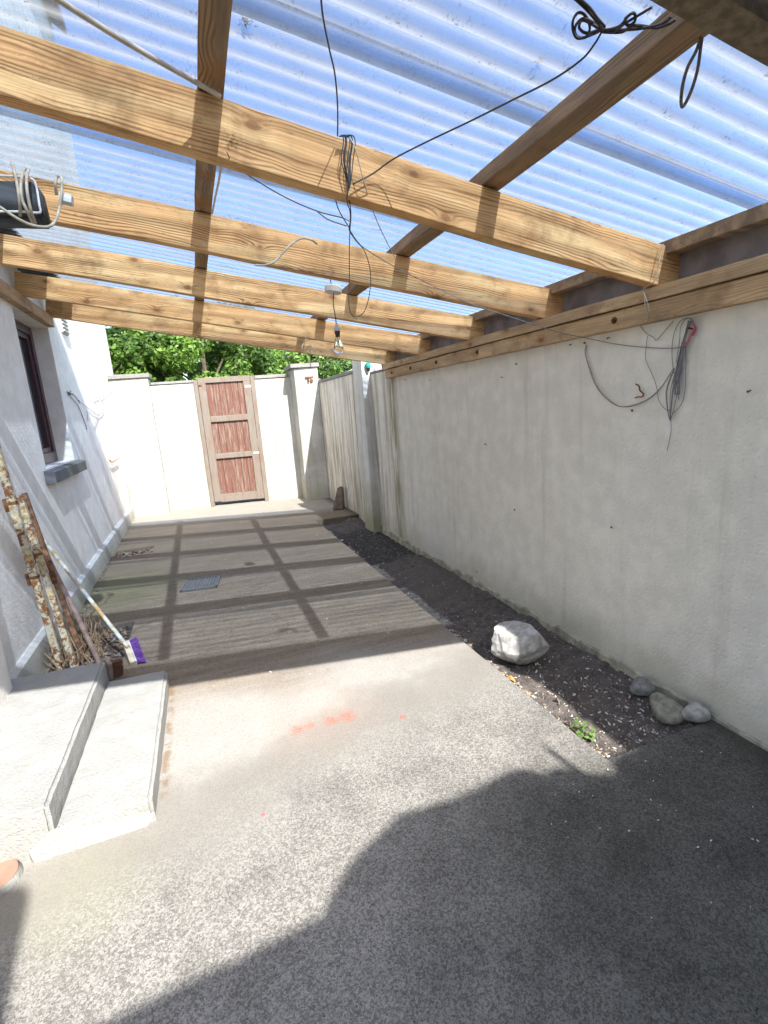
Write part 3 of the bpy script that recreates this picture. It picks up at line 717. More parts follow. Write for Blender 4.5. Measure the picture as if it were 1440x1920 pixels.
bm = bmesh.new(); lathe(bm, [(.0165, .0), (.017, -.005), (.013, -.02), (.013, -.03)], hb+Vector((0, 0, -.013)), 16); lchild(from_bm('collar', bm, WIRE, None, True))
gg = G('bulb_glass', .03, .5); gg.b.inputs['Transmission Weight'].default_value = 1; gg.b.inputs['IOR'].default_value = 1.12; gg.b.inputs['Base Color'].default_value = (.97, .98, 1, 1)
bz = hb.z-.043
bm = bmesh.new(); lathe(bm, [(.0125, 0), (.0135, -.012), (.019, -.03), (.027, -.05), (.030, -.066), (.027, -.082), (.018, -.093), (.006, -.098), (.0005, -.0985)], (hb.x, hb.y, bz), 24, cap=False)
lchild(from_bm('bulb', bm, gg.m, None, True))
bm = bmesh.new(); tube(bm, [(hb.x, hb.y, bz), (hb.x-.002, hb.y, bz-.03), (hb.x-.012, hb.y, bz-.055)], .0015); tube(bm, [(hb.x-.012, hb.y, bz-.055), (hb.x, hb.y, bz-.062), (hb.x+.012, hb.y, bz-.055)], .0008); lchild(from_bm('filament', bm, WPALE))

# ------------------------------------------------------------------ wires
Y1 = 1.745
def Yp(pts, y): return [at(a, b, 1, y) for a, b in pts]
def Yv(pts): return [at(a, b, 1, y) for a, b, y in pts]
wire('hanging_wire', [Yv([(600, -60, 1.1), (604, 20, 1.25), (617, 90, 1.4), (628, 140, 1.5), (633, 200, 1.62), (633, 255, Y1)])], .0022, WIRE, 'thin dark wire dropping from the roof onto the nearest joist')
runs = []
for a, b, c_ in ((636, 640, 651), (641, 646, 654), (646, 652, 655), (650, 657, 657), (654, 662, 658), (639, 644, 652), (644, 655, 656)):
    runs.append(Yp([(636, 256), (a+6, 254), (b+4, 268), (b, 300), (c_, 340), (652, 362), (650, 372)], Y1-random.random()*.02))
wire('wire_coil', runs, .0018, WIRE, 'coil of dark wire hanging over the face of the nearest joist', 'wire coil')
wire('coil_tail', [Yv([(650, 370, Y1), (652, 384, 1.8), (656, 395, 1.85), (657, 415, 1.9), (655, 432, 2.0), (668, 452, 2.1), (683, 470, 2.2), (693, 500, 2.35), (695, 530, 2.4), (690, 565, 2.4), (680, 588, 2.4), (664, 594, 2.4), (656, 582, 2.4), (654, 560, 2.4), (655, 520, 2.4), (655, 470, 2.3), (656, 435, 2.05), (658, 402, 1.9), (655, 376, 1.8)])],
     .002, WIRE, 'dark wire below the coil ending in a wide loop above the bulb')
wire('slack_wire', [Yv([(628, 369, 1.83), (633, 388, 1.86), (641, 405, 1.9), (653, 424, 1.98), (657, 433, 2.02)])], .002, WIRE, 'short dark wire joining the knotted wires under the nearest joist')
wire('knotted_wire', [Yv([(425, 285, Y1), (440, 310, 1.8), (480, 338, 1.85), (520, 362, 1.9), (560, 382, 1.92), (601, 398, 1.95), (640, 408, 1.98), (656, 415, 2.0)]), Yv([(595, 397, 1.95), (616, 412, 1.96), (650, 424, 2.0)])],
     .0019, WG_, 'thin knotted wire stretched left of the coil below the nearest joist')
wire('long_wire', [Yv([(656, 432, 2.0), (672, 455, 2.05), (690, 470, 2.1), (740, 500, 2.3), (800, 530, 2.5), (880, 568, 2.45), (960, 595, 2.3), (1040, 621, 2.0)])+[at(1100, 634, 0, RX-.06), at(1160, 646, 0, RX-.01), at(1220, 652, 0, RX-.008), at(1262, 653, 0, RX-.01), at(1285, 650, 0, RX-.02)]],
     .002, WG_, 'long thin wire from the hanging coil across to the bundle on the wall')
wire('pale_wire', [Yv([(648, 254, Y1), (662, 268, Y1-.02), (672, 300, Y1-.02), (682, 340, Y1-.01), (693, 375, 1.8), (705, 410, 1.95), (722, 447, 2.2), (744, 490, 2.48)])], .0019, WPALE, 'pale wire slanting from the coil to the second joist by the right purlin')
d0 = atp(1128, 60, (PITCH, 0, 1), zr(0)-.02); d1 = at(662, 345, 1, Y1); dl = []
for px_, py_ in [(1128, 60), (1115, 82), (1090, 112), (1035, 150), (960, 188), (880, 228), (800, 266), (738, 298), (700, 325), (662, 345)]:
    t_ = (1128-px_)/466; dl.append(at(px_, py_, 1, d0.y+(d1.y-d0.y)*min(1, t_*1.12)))
wire('diagonal_wire', [dl], .0024, WIRE, 'dark wire running diagonally from the tangle to the coil')
def Rf(pts, off=-.012): return [atp(a, b, (PITCH, 0, 1), zr(0)+off-.006*(i % 3)) for i, (a, b) in enumerate(pts)]
runs = [Rf([(1072, -8), (1100, 18), (1125, 48), (1132, 58)]), Rf([(1080, -8), (1105, 14), (1120, 34), (1134, 50)]),
        Rf([(1128, 58), (1150, 60), (1170, 45), (1195, 30), (1222, 14)]), Rf([(1130, 58), (1160, 50), (1180, 28), (1190, 26), (1190, 40), (1178, 48), (1172, 36), (1182, 27)]),
        Rf([(1130, 60), (1165, 60), (1190, 48), (1230, 52), (1255, 45), (1266, 38)]), Rf([(1130, 56), (1168, 56), (1210, 52), (1245, 42), (1258, 32)]),
        Rf([(1126, 54), (1108, 40), (1090, 36), (1078, 52), (1082, 68), (1098, 70), (1106, 52), (1098, 30), (1084, 24), (1074, 40), (1076, 62), (1086, 72), (1112, 64), (1128, 56)]),
        Rf([(1124, 56), (1100, 62), (1086, 52), (1092, 38), (1108, 44), (1124, 54)])]
wire('wire_tangle', runs, .0030, plain('dark_cable', (.06, .045, .045), .6), 'tangle of dark looped wire beside the fascia beam', 'wire')
wire('rope_loop', [Yp([(1314, 70), (1305, 96), (1290, 125), (1281, 155), (1277, 185), (1279, 200), (1286, 192), (1298, 165), (1308, 130), (1313, 95), (1316, 72)], .95)], .0036, plain('brown_cord', (.13, .10, .07), .8, var=.4, scale=200), 'brown twisted cord loop hanging from the fascia beam end of the purlin', 'cord')
COND = plain('cream_conduit', (.50, .42, .33), .5, var=.15)
wire('conduit', [Yv([(60, -30, 1.35), (110, 0, 1.42), (215, 66, 1.5), (300, 116, 1.58), (360, 150, 1.66), (412, 180, 1.74)])], .0068, COND, 'stiff cream conduit running to the joint of the left purlin and nearest joist', 'conduit')
wire('cream_cable', [Yv([(478, 497, 2.5), (497, 497, 2.48), (515, 490, 2.47), (532, 472, 2.47), (548, 456, 2.47), (566, 447, 2.48), (582, 449, 2.49), (594, 457, 2.53)])], .0045, WPALE, 'short cream cable clipped on the face of the second joist', 'cable')
wire('purlin_cable', [Yv([(414, 306, 1.9), (411, 335, 2.0), (404, 368, 2.2), (398, 400, 2.5)])], .004, COND, 'thin cable hanging beside the left purlin past the nearest joist', 'cable')
# twine on the far joist
wire('twine', [Yp([(565, 655), (572, 640), (585, 637), (600, 645), (625, 657)], 4.9), Yp([(572, 640), (566, 650), (572, 660), (580, 648), (590, 655)], 4.9), Yp([(581, 650), (582, 690)], 4.9)], .0035, WPALE, 'pale frayed twine tied around the farthest joist', 'twine')
# electrical box with cables on the second joist (left edge)
fb = empty('cable_box', at(40, 375, 1, 2.40)); tag(fb, 'black box with white trim and looped cables on the left end of the second joist', 'junction box')
fbl = fb.location.copy()
def fch(o): o.parent = fb; o.matrix_parent_inverse = Matrix.Translation(-fbl); return o
bm = bmesh.new(); P4 = [at(a, b, 1, 2.42) for a, b in ((-60, 335), (66, 338), (84, 410), (-60, 405))]
a_ = [bm.verts.new(p) for p in P4]; b_2 = [bm.verts.new(p+Vector((0, .13, 0))) for p in P4]
bm.faces.new(a_); bm.faces.new(b_2[::-1])
for k in range(4): bm.faces.new((a_[k], b_2[k], b_2[(k+1) % 4], a_[(k+1) % 4]))
bmesh.ops.bevel(bm, geom=list(bm.edges), offset=.012, segments=3, affect='EDGES')
fch(from_bm('casing', bm, plain('black_casing', (.055, .058, .06), .8, bump=.6, scale=14), None, True))
WHT = plain('white_trim', (.62, .60, .55), .5)
fch(wire('trim', [Yp([(-60, 327), (30, 331), (60, 336), (68, 350), (74, 385), (76, 396), (70, 399), (40, 397), (-60, 396)], 2.41)], .0042, WHT, None, parent=fb))
fch(wire('cable', [Yv([(38, 405, 2.38), (37, 380, 2.34), (32, 345, 2.34), (26, 318, 2.36), (22, 305, 2.42)]), Yv([(62, 420, 2.40), (52, 398, 2.34), (42, 375, 2.33), (39, 350, 2.34), (43, 322, 2.38), (48, 316, 2.45)]), Yv([(66, 418, 2.4), (58, 395, 2.34), (51, 360, 2.33), (50, 335, 2.35), (53, 318, 2.42)]),
      Yv([(0, 388, 2.34), (30, 408, 2.33), (60, 422, 2.35), (90, 425, 2.38), (105, 412, 2.42), (112, 385, 2.44), (116, 350, 2.45), (115, 333, 2.46), (107, 331, 2.47), (104, 345, 2.47), (106, 365, 2.49)])], .0055, WPALE, None, parent=fb))
Mx = Matrix.Translation(at(123, 371, 1, 2.47)) @ Matrix.Rotation(R(12), 4, 'Y')
fch(boxo('connector', (-.022, .022, -.01, .035, -.016, .016), WHT, None, .003, Mx))
# bundle of wires on the boundary wall
BX = RX-.012
def Wp(pts, x=BX): return [at(a, b, 0, x) for a, b in pts]
GB = plain('bundle_wire', (.22, .22, .235), .5)
runs = [];
for k in range(20):
    t = k/19; o1 = random.uniform(-4, 4); o2 = random.uniform(-6, 8)
    runs.append(Wp([(1296+random.uniform(-6, 4), 603+random.uniform(-3, 3)), (1288+o1*.6-3, 630), (1278+o1, 660), (1270+o1+o2*.5, 700), (1266+o2, 740-20*(k % 3))], BX-.004-.016*random.random()))
for k in range(7):
    a = random.uniform(-1, 1)
    runs.append(Wp([(1270+a*6, 690), (1262+a*13, 730), (1259+a*9, 760), (1257+a*2, 785), (1258, 790)], BX-.004-.006*random.random()))
runs.append(Wp([(1285, 640), (1286, 690), (1284, 735), (1276, 760), (1262, 775), (1258, 785)]))
runs.append(Wp([(1298, 604), (1290, 596), (1274, 604), (1264, 625), (1260, 655), (1262, 690), (1268, 715), (1272, 745), (1272, 750)]))
runs.append(Wp([(1302, 608), (1296, 597), (1284, 600), (1276, 615), (1274, 640), (1268, 680)]))
runs.append(Wp([(1258, 785), (1258, 810), (1254, 830), (1251, 845)]))
wb = empty('wire_bundle', at(1293, 612, 0, BX)); tag(wb, 'grey bundle of bare wires hanging from a nail high on the boundary wall', 'wire bundle')
wbl = wb.location.copy()
def wch(o): o.parent = wb; o.matrix_parent_inverse = Matrix.Translation(-wbl); return o
wch(wire('strands', runs, .0016, GB, None, parent=wb))
wch(wire('pink_strand', [Wp([(1300, 606), (1302, 615), (1298, 624), (1290, 640), (1282, 650)], BX-.02), Wp([(1301, 608), (1304, 618), (1299, 630)], BX-.018)], .004, plain('pink_wire', (.5, .12, .2), .5), None, parent=wb))
bm = bmesh.new(); p = at(1305, 617, 0, RX); tube(bm, [p+Vector((.01, 0, 0)), p+Vector((-.045, 0, .004))], .004); wch(from_bm('nail', bm, RUST))
wire('wall_wire', [Wp([(1099, 646), (1097, 662), (1103, 685), (1112, 712), (1125, 735), (1142, 752), (1162, 762), (1185, 760), (1215, 748), (1240, 725), (1262, 692)]), Wp([(1100, 648), (1099, 668), (1108, 695), (1118, 722), (1134, 742), (1155, 759), (1175, 763), (1200, 757), (1230, 738), (1258, 700)])], .0018, plain('mauve_wire', (.24, .21, .21), .6), 'thin wire slung in a curve low across the boundary wall to the bundle')
wire('loop_wire', [Wp([(1214, 630), (1211, 655), (1211, 675), (1222, 700), (1231, 725), (1235, 750), (1246, 766), (1256, 770)])], .0016, GB, 'thin drooping wire under the cream string on the boundary wall')
wire('cream_string', [[at(1243, 458, 1, 1.75), at(1236, 490, 1, 1.745), at(1228, 525, 1, 1.745), at(1208, 540, 0, RX-.09), at(1207, 550, 0, RX-.085), at(1217, 577, 0, RX-.075), at(1214, 590, 0, RX-.07)],
     [at(1206, 548, 0, RX-.085), at(1210, 575, 0, RX-.075), at(1214, 600, 0, RX-.06), at(1204, 600, 0, RX-.03), at(1202, 612, 0, RX-.02), at(1212, 625, 0, BX), at(1226, 633, 0, BX), at(1230, 638, 0, BX), at(1245, 622, 0, BX), at(1262, 602, 0, BX-.01)]], .0022, WPALE, 'cream string knotted around the right end of the nearest joist and falling to the wall', 'string')
wire('rusty_hook', [Wp([(1192, 720), (1198, 724), (1200, 732), (1206, 738), (1204, 744), (1197, 744), (1191, 746)])], .0035, RUST, 'small rusty wire hook sticking out of the boundary wall', 'hook')
# nails
nail = None
for k, (px, py, lb) in enumerate([(970, 681, 'bent rusty nail just under the wall plate, below the third joist end'), (1098, 645, 'rusty nail holding the left end of the slung wire'), (1143, 632, 'rusty nail under the wall plate beside the cream string'),
        (912, 833, 'lone rusty nail at mid height on the boundary wall left of centre'), (966, 954, 'rusty nail stub near the middle of the boundary wall, low down'), (1148, 990, 'lowest right rusty nail on the bare boundary wall below the wire bundle'),
        (943, 708, 'tiny rusty nail below the bent one under the wall plate'), (1072, 645, 'rusty nail left of the one holding the slung wire'), (808, 712, 'rusty nail under the wall plate below the fourth joist end'),
        (760, 712, 'rusty nail nearest the far end of the wall plate'), (1186, 772, 'tiny rusty nail just below the rusty wire hook'), (1408, 731, 'rusty nail at the right edge, right of the wire bundle'), (895, 1070, 'rusty nail lowest on the far half of the boundary wall')]):
    p = at(px, py, 0, RX)
    if nail is None:
        bm = bmesh.new(); tube(bm, [(0.01, 0, 0), (-.013, .003, -.003)], .0026, 6); lathe(bm, [(.0055, 0), (.0055, .002)], (-.013, .003, -.003), 8, M=Matrix.Rotation(R(90), 4, 'Y'))
        nail = from_bm('rusty_nail', bm, RUST); n_ = nail
    else: n_ = nail.copy(); col.objects.link(n_)
    n_.location = p; n_.rotation_euler = (random.uniform(-2, 2), random.uniform(-.3, .3), random.uniform(-.8, .8))
    tag(n_, lb, 'nail', 'rusty nails in the boundary wall')
# wires and hook on the house wall
HX = LX+.012
def Hp(pts, x=HX): return [at(a, b, 0, x) for a, b in pts]
wire('house_wire', [Hp([(128, 738), (136, 748), (147, 762), (158, 790), (163, 806)]), Hp([(128, 736), (140, 742), (150, 756)]), Hp([(130, 738), (133, 733)]), Hp([(129, 740), (126, 734)]), Hp([(130, 740), (137, 738)])], .004, WIRE, 'short dark wires sprouting from a hole right of the house window', 'wires')
wire('house_vine', [Hp([(147, 750), (165, 765), (185, 778), (195, 765), (186, 745), (175, 748)]), Hp([(185, 778), (180, 790), (176, 805)]), Hp([(163, 770), (165, 790)]), Hp([(190, 745), (205, 735), (215, 750), (222, 775), (220, 800)])], .003, WG_, 'thin straggling wire looped over the sunlit house wall', 'wire')
hk = Hp([(205, 862), (210, 866), (222, 860)], LX+.03); wire('rusty_fixing', [hk], .008, plain('orange_rust', (.45, .25, .1), .8), 'rusty fixing on the sunlit house wall near the left gate pier', 'fixing')

# ------------------------------------------------------------------ leaning poles, broom, brush, twigs
gp = G('rusty_cream_paint', .6, .35); v = gp.co(); n_1 = gp.noise(v, 42, 6, .7); n_2 = gp.noise(v, 9, 4)
rs = gp.ramp(gp.add(n_1, gp.mul(gp.math('SUBTRACT', n_2, .5), .8)), .50, .61)
c = gp.mix(gp.ramp(n_1, .44, .56), (.50, .47, .36), (.44, .29, .10)); c = gp.mix(rs, c, gp.mix(gp.noise(v, 80, 3), (.10, .04, .02), (.30, .12, .04)))
gp.bump(n_1, .6, .004); RP = gp.done(c)
XW = LX+.02
def poleobj(name, base, top, half, mat, label, sq=True, ext=0, flanges=()):
    a = Vector(base); b = Vector(top); d = (b-a).normalized(); b = b+d*ext; L = (b-a).length
    t = empty(name, a); tag(t, label, 'pole')
    y_ = Vector((1, 0, 0)); y_ = (y_-d*y_.dot(d)).normalized(); x_ = y_.cross(d)
    M = Matrix(((x_.x, y_.x, d.x, a.x), (x_.y, y_.y, d.y, a.y), (x_.z, y_.z, d.z, a.z), (0, 0, 0, 1)))
    bm = bmesh.new()
    if sq: box(bm, -half, half, -half, half, 0, L, bev=half*.25, M=M)
    else: tube(bm, [a, a+d*L*.33+Vector((.004, 0, 0)), a+d*L*.66-Vector((.004, 0, 0)), b], half, 10)
    o = from_bm('shaft', bm, mat, t); o.matrix_parent_inverse = Matrix.Translation(-a)
    for f_ in flanges:
        bm = bmesh.new(); z = f_*L; box(bm, -half*1.1, half*1.1, -half*1.1, half*1.1, z, z+.02, bev=.002, M=M); box(bm, -half*.3, half*.3, -half*2.2, half*.2, z-.04, z+.04, bev=.002, M=M)
        o = from_bm('lug', bm, RUST, t); o.matrix_parent_inverse = Matrix.Translation(-a)
    return t
poleobj('rusty_pole', at(122, 1247, 2, .0)+Vector((-.02, -.0, -.04)), at(12, 905, 0, LX+.06), .021, RP, 'leftmost rusty cream square pole leaning on the house wall', ext=.9, flanges=(.30, .52, .84))
poleobj('rusty_pole', at(143, 1245, 2, .0)+Vector((-.01, .0, -.04)), at(38, 935, 0, LX+.055), .019, RP, 'shorter rusty cream square pole between the leftmost pole and the brown stick', ext=.02, flanges=(.66,))
poleobj('rusty_rod', at(158, 1238, 2, -.03), at(45, 925, 0, LX+.03), .016, plain('rusty_orange', (.17, .085, .045), .85, var=.6, scale=30, bump=.5), 'thin heavily rusted bar behind the cream poles', ext=.0, flanges=(.5,))
poleobj('brown_stick', at(186, 1243, 2, -.01), at(62, 985, 0, LX+.03), .0155, plain('grey_brown_stick', (.22, .15, .12), .85, var=.25), 'plain brown wooden stick leaning between the rusty poles and the broom', sq=False)
# broom
bx = at(240, 1214, 2, .10); tp = at(82, 1014, 0, LX+.018); br = empty('broom', bx); tag(br, 'broom with purple bristles and rusty white handle leaning on the house wall', 'broom')
def brc(o): o.parent = br; o.matrix_parent_inverse = Matrix.Translation(-bx); return o
bm = bmesh.new(); tube(bm, [bx, bx+(tp-bx)*.5, tp], .0125, 10); 
brh = G('rusty_white_handle', .5, .3); v = brh.co(); nn = brh.noise(v, 14, 5, .6); brc(from_bm('handle', bm, brh.done(brh.mix(brh.ramp(nn, .5, .62), (.62, .62, .54), (.50, .30, .12))), None, True))
dh = (bx-tp).normalized()
h0 = at(236, 1208, 2, .10); h1 = at(250, 1246, 2, .012); ax_ = (h1-h0).normalized()
side = Vector((1, .25, 0)); side = (side-ax_*side.dot(ax_)).normalized(); nn_ = ax_.cross(side)
Mb = Matrix(((ax_.x, side.x, nn_.x, h0.x), (ax_.y, side.y, nn_.y, h0.y), (ax_.z, side.z, nn_.z, h0.z), (0, 0, 0, 1))); Lh = (h1-h0).length
brc(boxo('head', (-.01, Lh, -.018, .016, -.028, .028), plain('cream_block', (.55, .47, .34), .6), None, .007, Mb))
brc(boxo('edge_strip', (-.008, Lh+.002, .0162, .022, -.026, .026), WHT, None, .002, Mb))
bm = bmesh.new(); PUR = plain('purple_bristles', (.15, .06, .27), .6, var=.3, scale=60)
for i in range(520):
    a = random.uniform(.0, Lh); b = random.uniform(-.024, .024); p0 = Mb @ Vector((a, .02, b)); p1 = Mb @ Vector((a+(a/Lh-.4)*.03+random.uniform(-.006, .006), .068+random.uniform(-.006, .006), b*1.35))
    if p1.z < .004: p1.z = .004
    if p0.z < .004: p0.z = .004
    tube(bm, [p0, p1], .0016, 3)
brc(from_bm('bristles', bm, PUR))
# scrubbing brush
sb = empty('scrubbing_brush', at(216, 1266, 2, 0.02)); tag(sb, 'old scrubbing brush with wooden back and brown bristles against the doorstep', 'brush')
sbl = sb.location.copy()
s0 = at(203, 1240, 2, .13); s1 = at(206, 1272, 2, .012); ax_ = (s1-s0).normalized(); side = Vector((1, .5, 0)); side = (side-ax_*side.dot(ax_)).normalized(); nn_ = ax_.cross(side)
Ms = Matrix(((ax_.x, side.x, nn_.x, s0.x), (ax_.y, side.y, nn_.y, s0.y), (ax_.z, side.z, nn_.z, s0.z), (0, 0, 0, 1))); Ls = (s1-s0).length
o = boxo('back', (0, Ls, -.012, .014, -.03, .03), plain('old_block', (.24, .21, .18), .8, bump=.4), None, .01, Ms); o.parent = sb; o.matrix_parent_inverse = Matrix.Translation(-sbl)
bm = bmesh.new()
for i in range(420):
    a = random.uniform(.008, Ls-.008); b = random.uniform(-.024, .024); tube(bm, [Ms @ Vector((a, .014, b)), Ms @ Vector((a+random.uniform(-.004, .004), .07+random.uniform(-.004, .004), b*1.1))], .0014, 3)
o = from_bm('bristles', bm, plain('brown_bristles', (.13, .065, .045), .8, var=.3, scale=60)); o.parent = sb; o.matrix_parent_inverse = Matrix.Translation(-sbl)
# dead plant / twig heap
TW = plain('dead_twigs', (.30, .21, .13), .9, var=.45, scale=12)
bm = bmesh.new()
for i in range(230):
    x = random.uniform(-1.08, -.80); y = random.uniform(3.5, 4.15); h = random.uniform(.02, .34)*(1 if x < -.9 else .6)
    p = Vector((x, y, -.04)); pts = [p]; d = Vector((random.uniform(-.5, .8), random.uniform(-.8, .5), random.uniform(.3, 1.3))).normalized()
    for k in range(4):
        d = (d+Vector([random.uniform(-.35, .35) for _ in range(3)])).normalized(); q = pts[-1]+d*h/4
        q.x = max(q.x, LX+.045); q.z = max(q.z, -.03); pts.append(q)
    r0 = random.choice((.002, .003, .003, .005, .007)); tube(bm, pts, r0, 5, r0*.4)
tag(from_bm('dead_twigs', bm, TW), 'heap of dry brown twigs behind the leaning poles', 'twigs', kind='stuff')
def litter(name, n, fx, cols, size, label, cat, zfun, flat=.5, thick=.0):
    bm = bmesh.new()
    for i in range(n):
        x, y = fx(); s = size*random.uniform(.4, 1.3)
        rot = Matrix.Rotation(random.uniform(0, 6.28), 3, 'Z') @ Matrix.Rotation(random.gauss(0, flat), 3, 'X') @ Matrix.Rotation(random.gauss(0, flat), 3, 'Y')
        P = [(-s, 0, 0), (-s*.3, -s*.35, s*.1), (s*.5, -s*.3, 0), (s, 0, s*.12), (s*.4, s*.35, 0), (-s*.4, s*.3, 0)]
        base = Vector((x, y, zfun(x, y)+s*.3))
        top = [bm.verts.new(base+rot @ Vector(p)) for p in P]; f = bm.faces.new(top); f.material_index = i % len(cols)
        if thick:
            bot = [bm.verts.new(base+rot @ (Vector(p)*.9-Vector((0, 0, s*thick)))) for p in P]; g_ = bm.faces.new(bot[::-1]); g_.material_index = i % len(cols)
            for k in range(6):
                g_ = bm.faces.new((top[k], bot[k], bot[(k+1) % 6], top[(k+1) % 6])); g_.material_index = i % len(cols)
    me = bpy.data.meshes.new(name); bm.to_mesh(me); bm.free()
    for m_ in cols: me.materials.append(m_)
    o = link(name, me, None); tag(o, label, cat, kind='stuff'); return o
LV = [plain('leaf_brown', (.24, .15, .09), .8), plain('leaf_tan', (.27, .19, .12), .8), plain('leaf_dark', (.09, .06, .045), .8), plain('leaf_grey', (.22, .19, .16), .8)]
litter('leaf_litter', 420, lambda: (random.uniform(-1.07, -.68), random.uniform(3.45, 4.10)), LV, .022, 'dry leaf litter in the soil pocket by the leaning poles', 'leaves', lambda x, y: -.04)
litter('leaf_litter', 260, lambda: (random.uniform(-1.06, -.68), random.uniform(6.34, 6.64)), LV, .03, 'dry leaf litter in the soil pocket farther along the house wall', 'leaves', lambda x, y: -.04)
litter('leaf_litter', 90, lambda: (LX+.05+abs(random.gauss(0, .03)), random.uniform(4.2, 6.2)), LV, .014, 'leaf scraps scattered along the foot of the house wall', 'leaves', lambda x, y: .001)
ST = [plain('chip_white', (.66, .64, .60), .7), plain('chip_grey', (.25, .24, .23), .8), plain('chip_dark', (.13, .12, .11), .8), plain('chip_tan', (.34, .28, .22), .8), plain('chip_dark2', (.18, .155, .14), .8)]
def bedpt():
    while True:
        y = 1.43+(random.random()**1.5)*4.9; x = random.uniform(1.43, 2.02)
        if random.random() < (.95 if y < 2.9 or y > 4.5 else .5): return x, y
litter('gravel_chips', 3200, bedpt, ST[1:], .0075, 'dark gravel scattered in the soil bed', 'gravel', lambda x, y: soilz(x, y)-.002, .5, .6)
litter('soil_clods', 150, bedpt, [ST[2], ST[4]], .02, 'dark clods of earth lying in the soil bed', 'soil', lambda x, y: soilz(x, y)-.006, .7, .9)
litter('shell_chips', 430, lambda: ((random.uniform(1.5, 2.02), 1.43+abs(random.gauss(0, .55))) if random.random() < .65 else bedpt()), [ST[0], ST[3], ST[1], ST[0]], .009, 'pale stone and shell chips on the dark soil bed', 'gravel', soilz, .4, .5)
litter('edge_chips', 420, lambda: (PX+.012+abs(random.gauss(0, .022)), random.uniform(1.45, 2.9)), [ST[0], ST[3], LV[1]], .009, 'pale chips and leaf bits along the edge of the path', 'gravel', soilz, .4, .5)
litter('grit', 60, lambda: (random.uniform(.9, 2.0), random.uniform(.75, 1.4)), [ST[0], ST[0], ST[3]], .0042, 'tiny white grit specks on the shaded foreground concrete', 'grit', lambda x, y: .0, .3, .5)
litter('crumbs', 120, lambda: (random.uniform(-.3, 1.4), random.uniform(2.6, 8)), [ST[2], ST[0], LV[0], ST[3]], .007, 'small crumbs and leaf bits on the path', 'debris', lambda x, y: .0, .3, .5)

# ------------------------------------------------------------------ stones
def stone(name, c, size, seed, mat, label, facet=.0, sub=4, rotz=0, cat='stone', tilt=0, shape=None, sm=True):
    bm = bmesh.new(); bmesh.ops.create_icosphere(bm, subdivisions=sub, radius=1)
    rz = Matrix.Rotation(rotz, 3, 'Z') @ Matrix.Rotation(tilt, 3, 'Y')
    rr = random.Random(seed)
    planes = [(Vector((rr.gauss(0, 1), rr.gauss(0, 1), rr.gauss(0, .8))).normalized(), rr.uniform(.62, .86)) for _ in range(int(facet))]
    for v_ in bm.verts:
        p = v_.co.copy()
        if shape: p = shape(p)
        for n_, d_ in planes:
            k = p.dot(n_)-d_
            if k > 0: p -= n_*k*.95
        p *= 1+.05*mnoise.noise(p*1.7+Vector((seed, 0, 0)))+(.07*mnoise.noise(p*4+Vector((seed, 3, 0))) if facet else 0)+(.035*mnoise.noise(p*11) if facet else 0)
        p = Vector((p.x*size[0], p.y*size[1], p.z*size[2])); v_.co = rz @ p
    zmin = min(v_.co.z for v_ in bm.verts)
    o = from_bm(name, bm, mat, None, sm); o.location = (c[0], c[1], c[2]-zmin-size[2]*.12); tag(o, label, cat); return o
BLD = plain('pale_boulder', (.40, .39, .365), .9, var=.3, scale=22, bump=1)
stone('boulder', (1.62, 2.30, -.03), (.20, .135, .125), 5, BLD, 'large pale angular rock on the edge of the soil bed', facet=16, rotz=-.75, sm=False)
CB = plain('grey_cobble', (.22, .215, .205), .9, var=.35, scale=34, bump=.5); CB2 = plain('green_cobble', (.23, .225, .175), .9, var=.35, scale=30, bump=.5); CB3 = plain('pale_cobble', (.38, .365, .33), .9, var=.3, scale=30, bump=.5)
def egg(p): return Vector((p.x+.1*p.y*p.y, p.y*(1+.35*p.x), p.z*(1+.15*p.x)))*(1+.10*mnoise.noise(p*1.3+Vector((5, 2, 1))))
stone('cobble', (1.93, 1.72, -.02), (.062, .05, .045), 2, CB, 'smallest grey rounded cobble lying farthest against the boundary wall', shape=egg, cat='cobble')
stone('cobble', (1.885, 1.545, -.03), (.105, .06, .055), 8, CB2, 'long greenish cobble lying between the other two at the wall foot', rotz=-1.9, shape=egg, cat='cobble')
stone('cobble', (1.945, 1.44, .0), (.062, .045, .042), 4, CB3, 'pale wedge shaped cobble lying nearest the viewer at the wall foot', rotz=-.25, shape=egg, cat='cobble')
# wedge of stone/brick by the far wall
bm = bmesh.new(); wc = at(633, 955, 2, 0)
vs = [(-.13, -.05, 0), (.03, -.09, 0), (.1, .03, 0), (-.07, .07, 0), (-.0, .0, .34), (.075, -.02, .36), (.11, .05, .33), (.03, .08, .31)]
V_ = [bm.verts.new(Vector(v_)+Vector((wc.x+.03, wc.y, 0))) for v_ in vs]
for f_ in ((3, 2, 1, 0), (4, 5, 6, 7), (0, 1, 5, 4), (1, 2, 6, 5), (2, 3, 7, 6), (3, 0, 4, 7)): bm.faces.new([V_[k] for k in f_])
bmesh.ops.bevel(bm, geom=list(bm.edges), offset=.015, segments=2, affect='EDGES')
tag(from_bm('broken_slab', bm, plain('brown_stone', (.20, .15, .12), .9, var=.3, scale=9, bump=.6)), 'brown broken stone slab leaning on the far end of the boundary wall', 'stone')
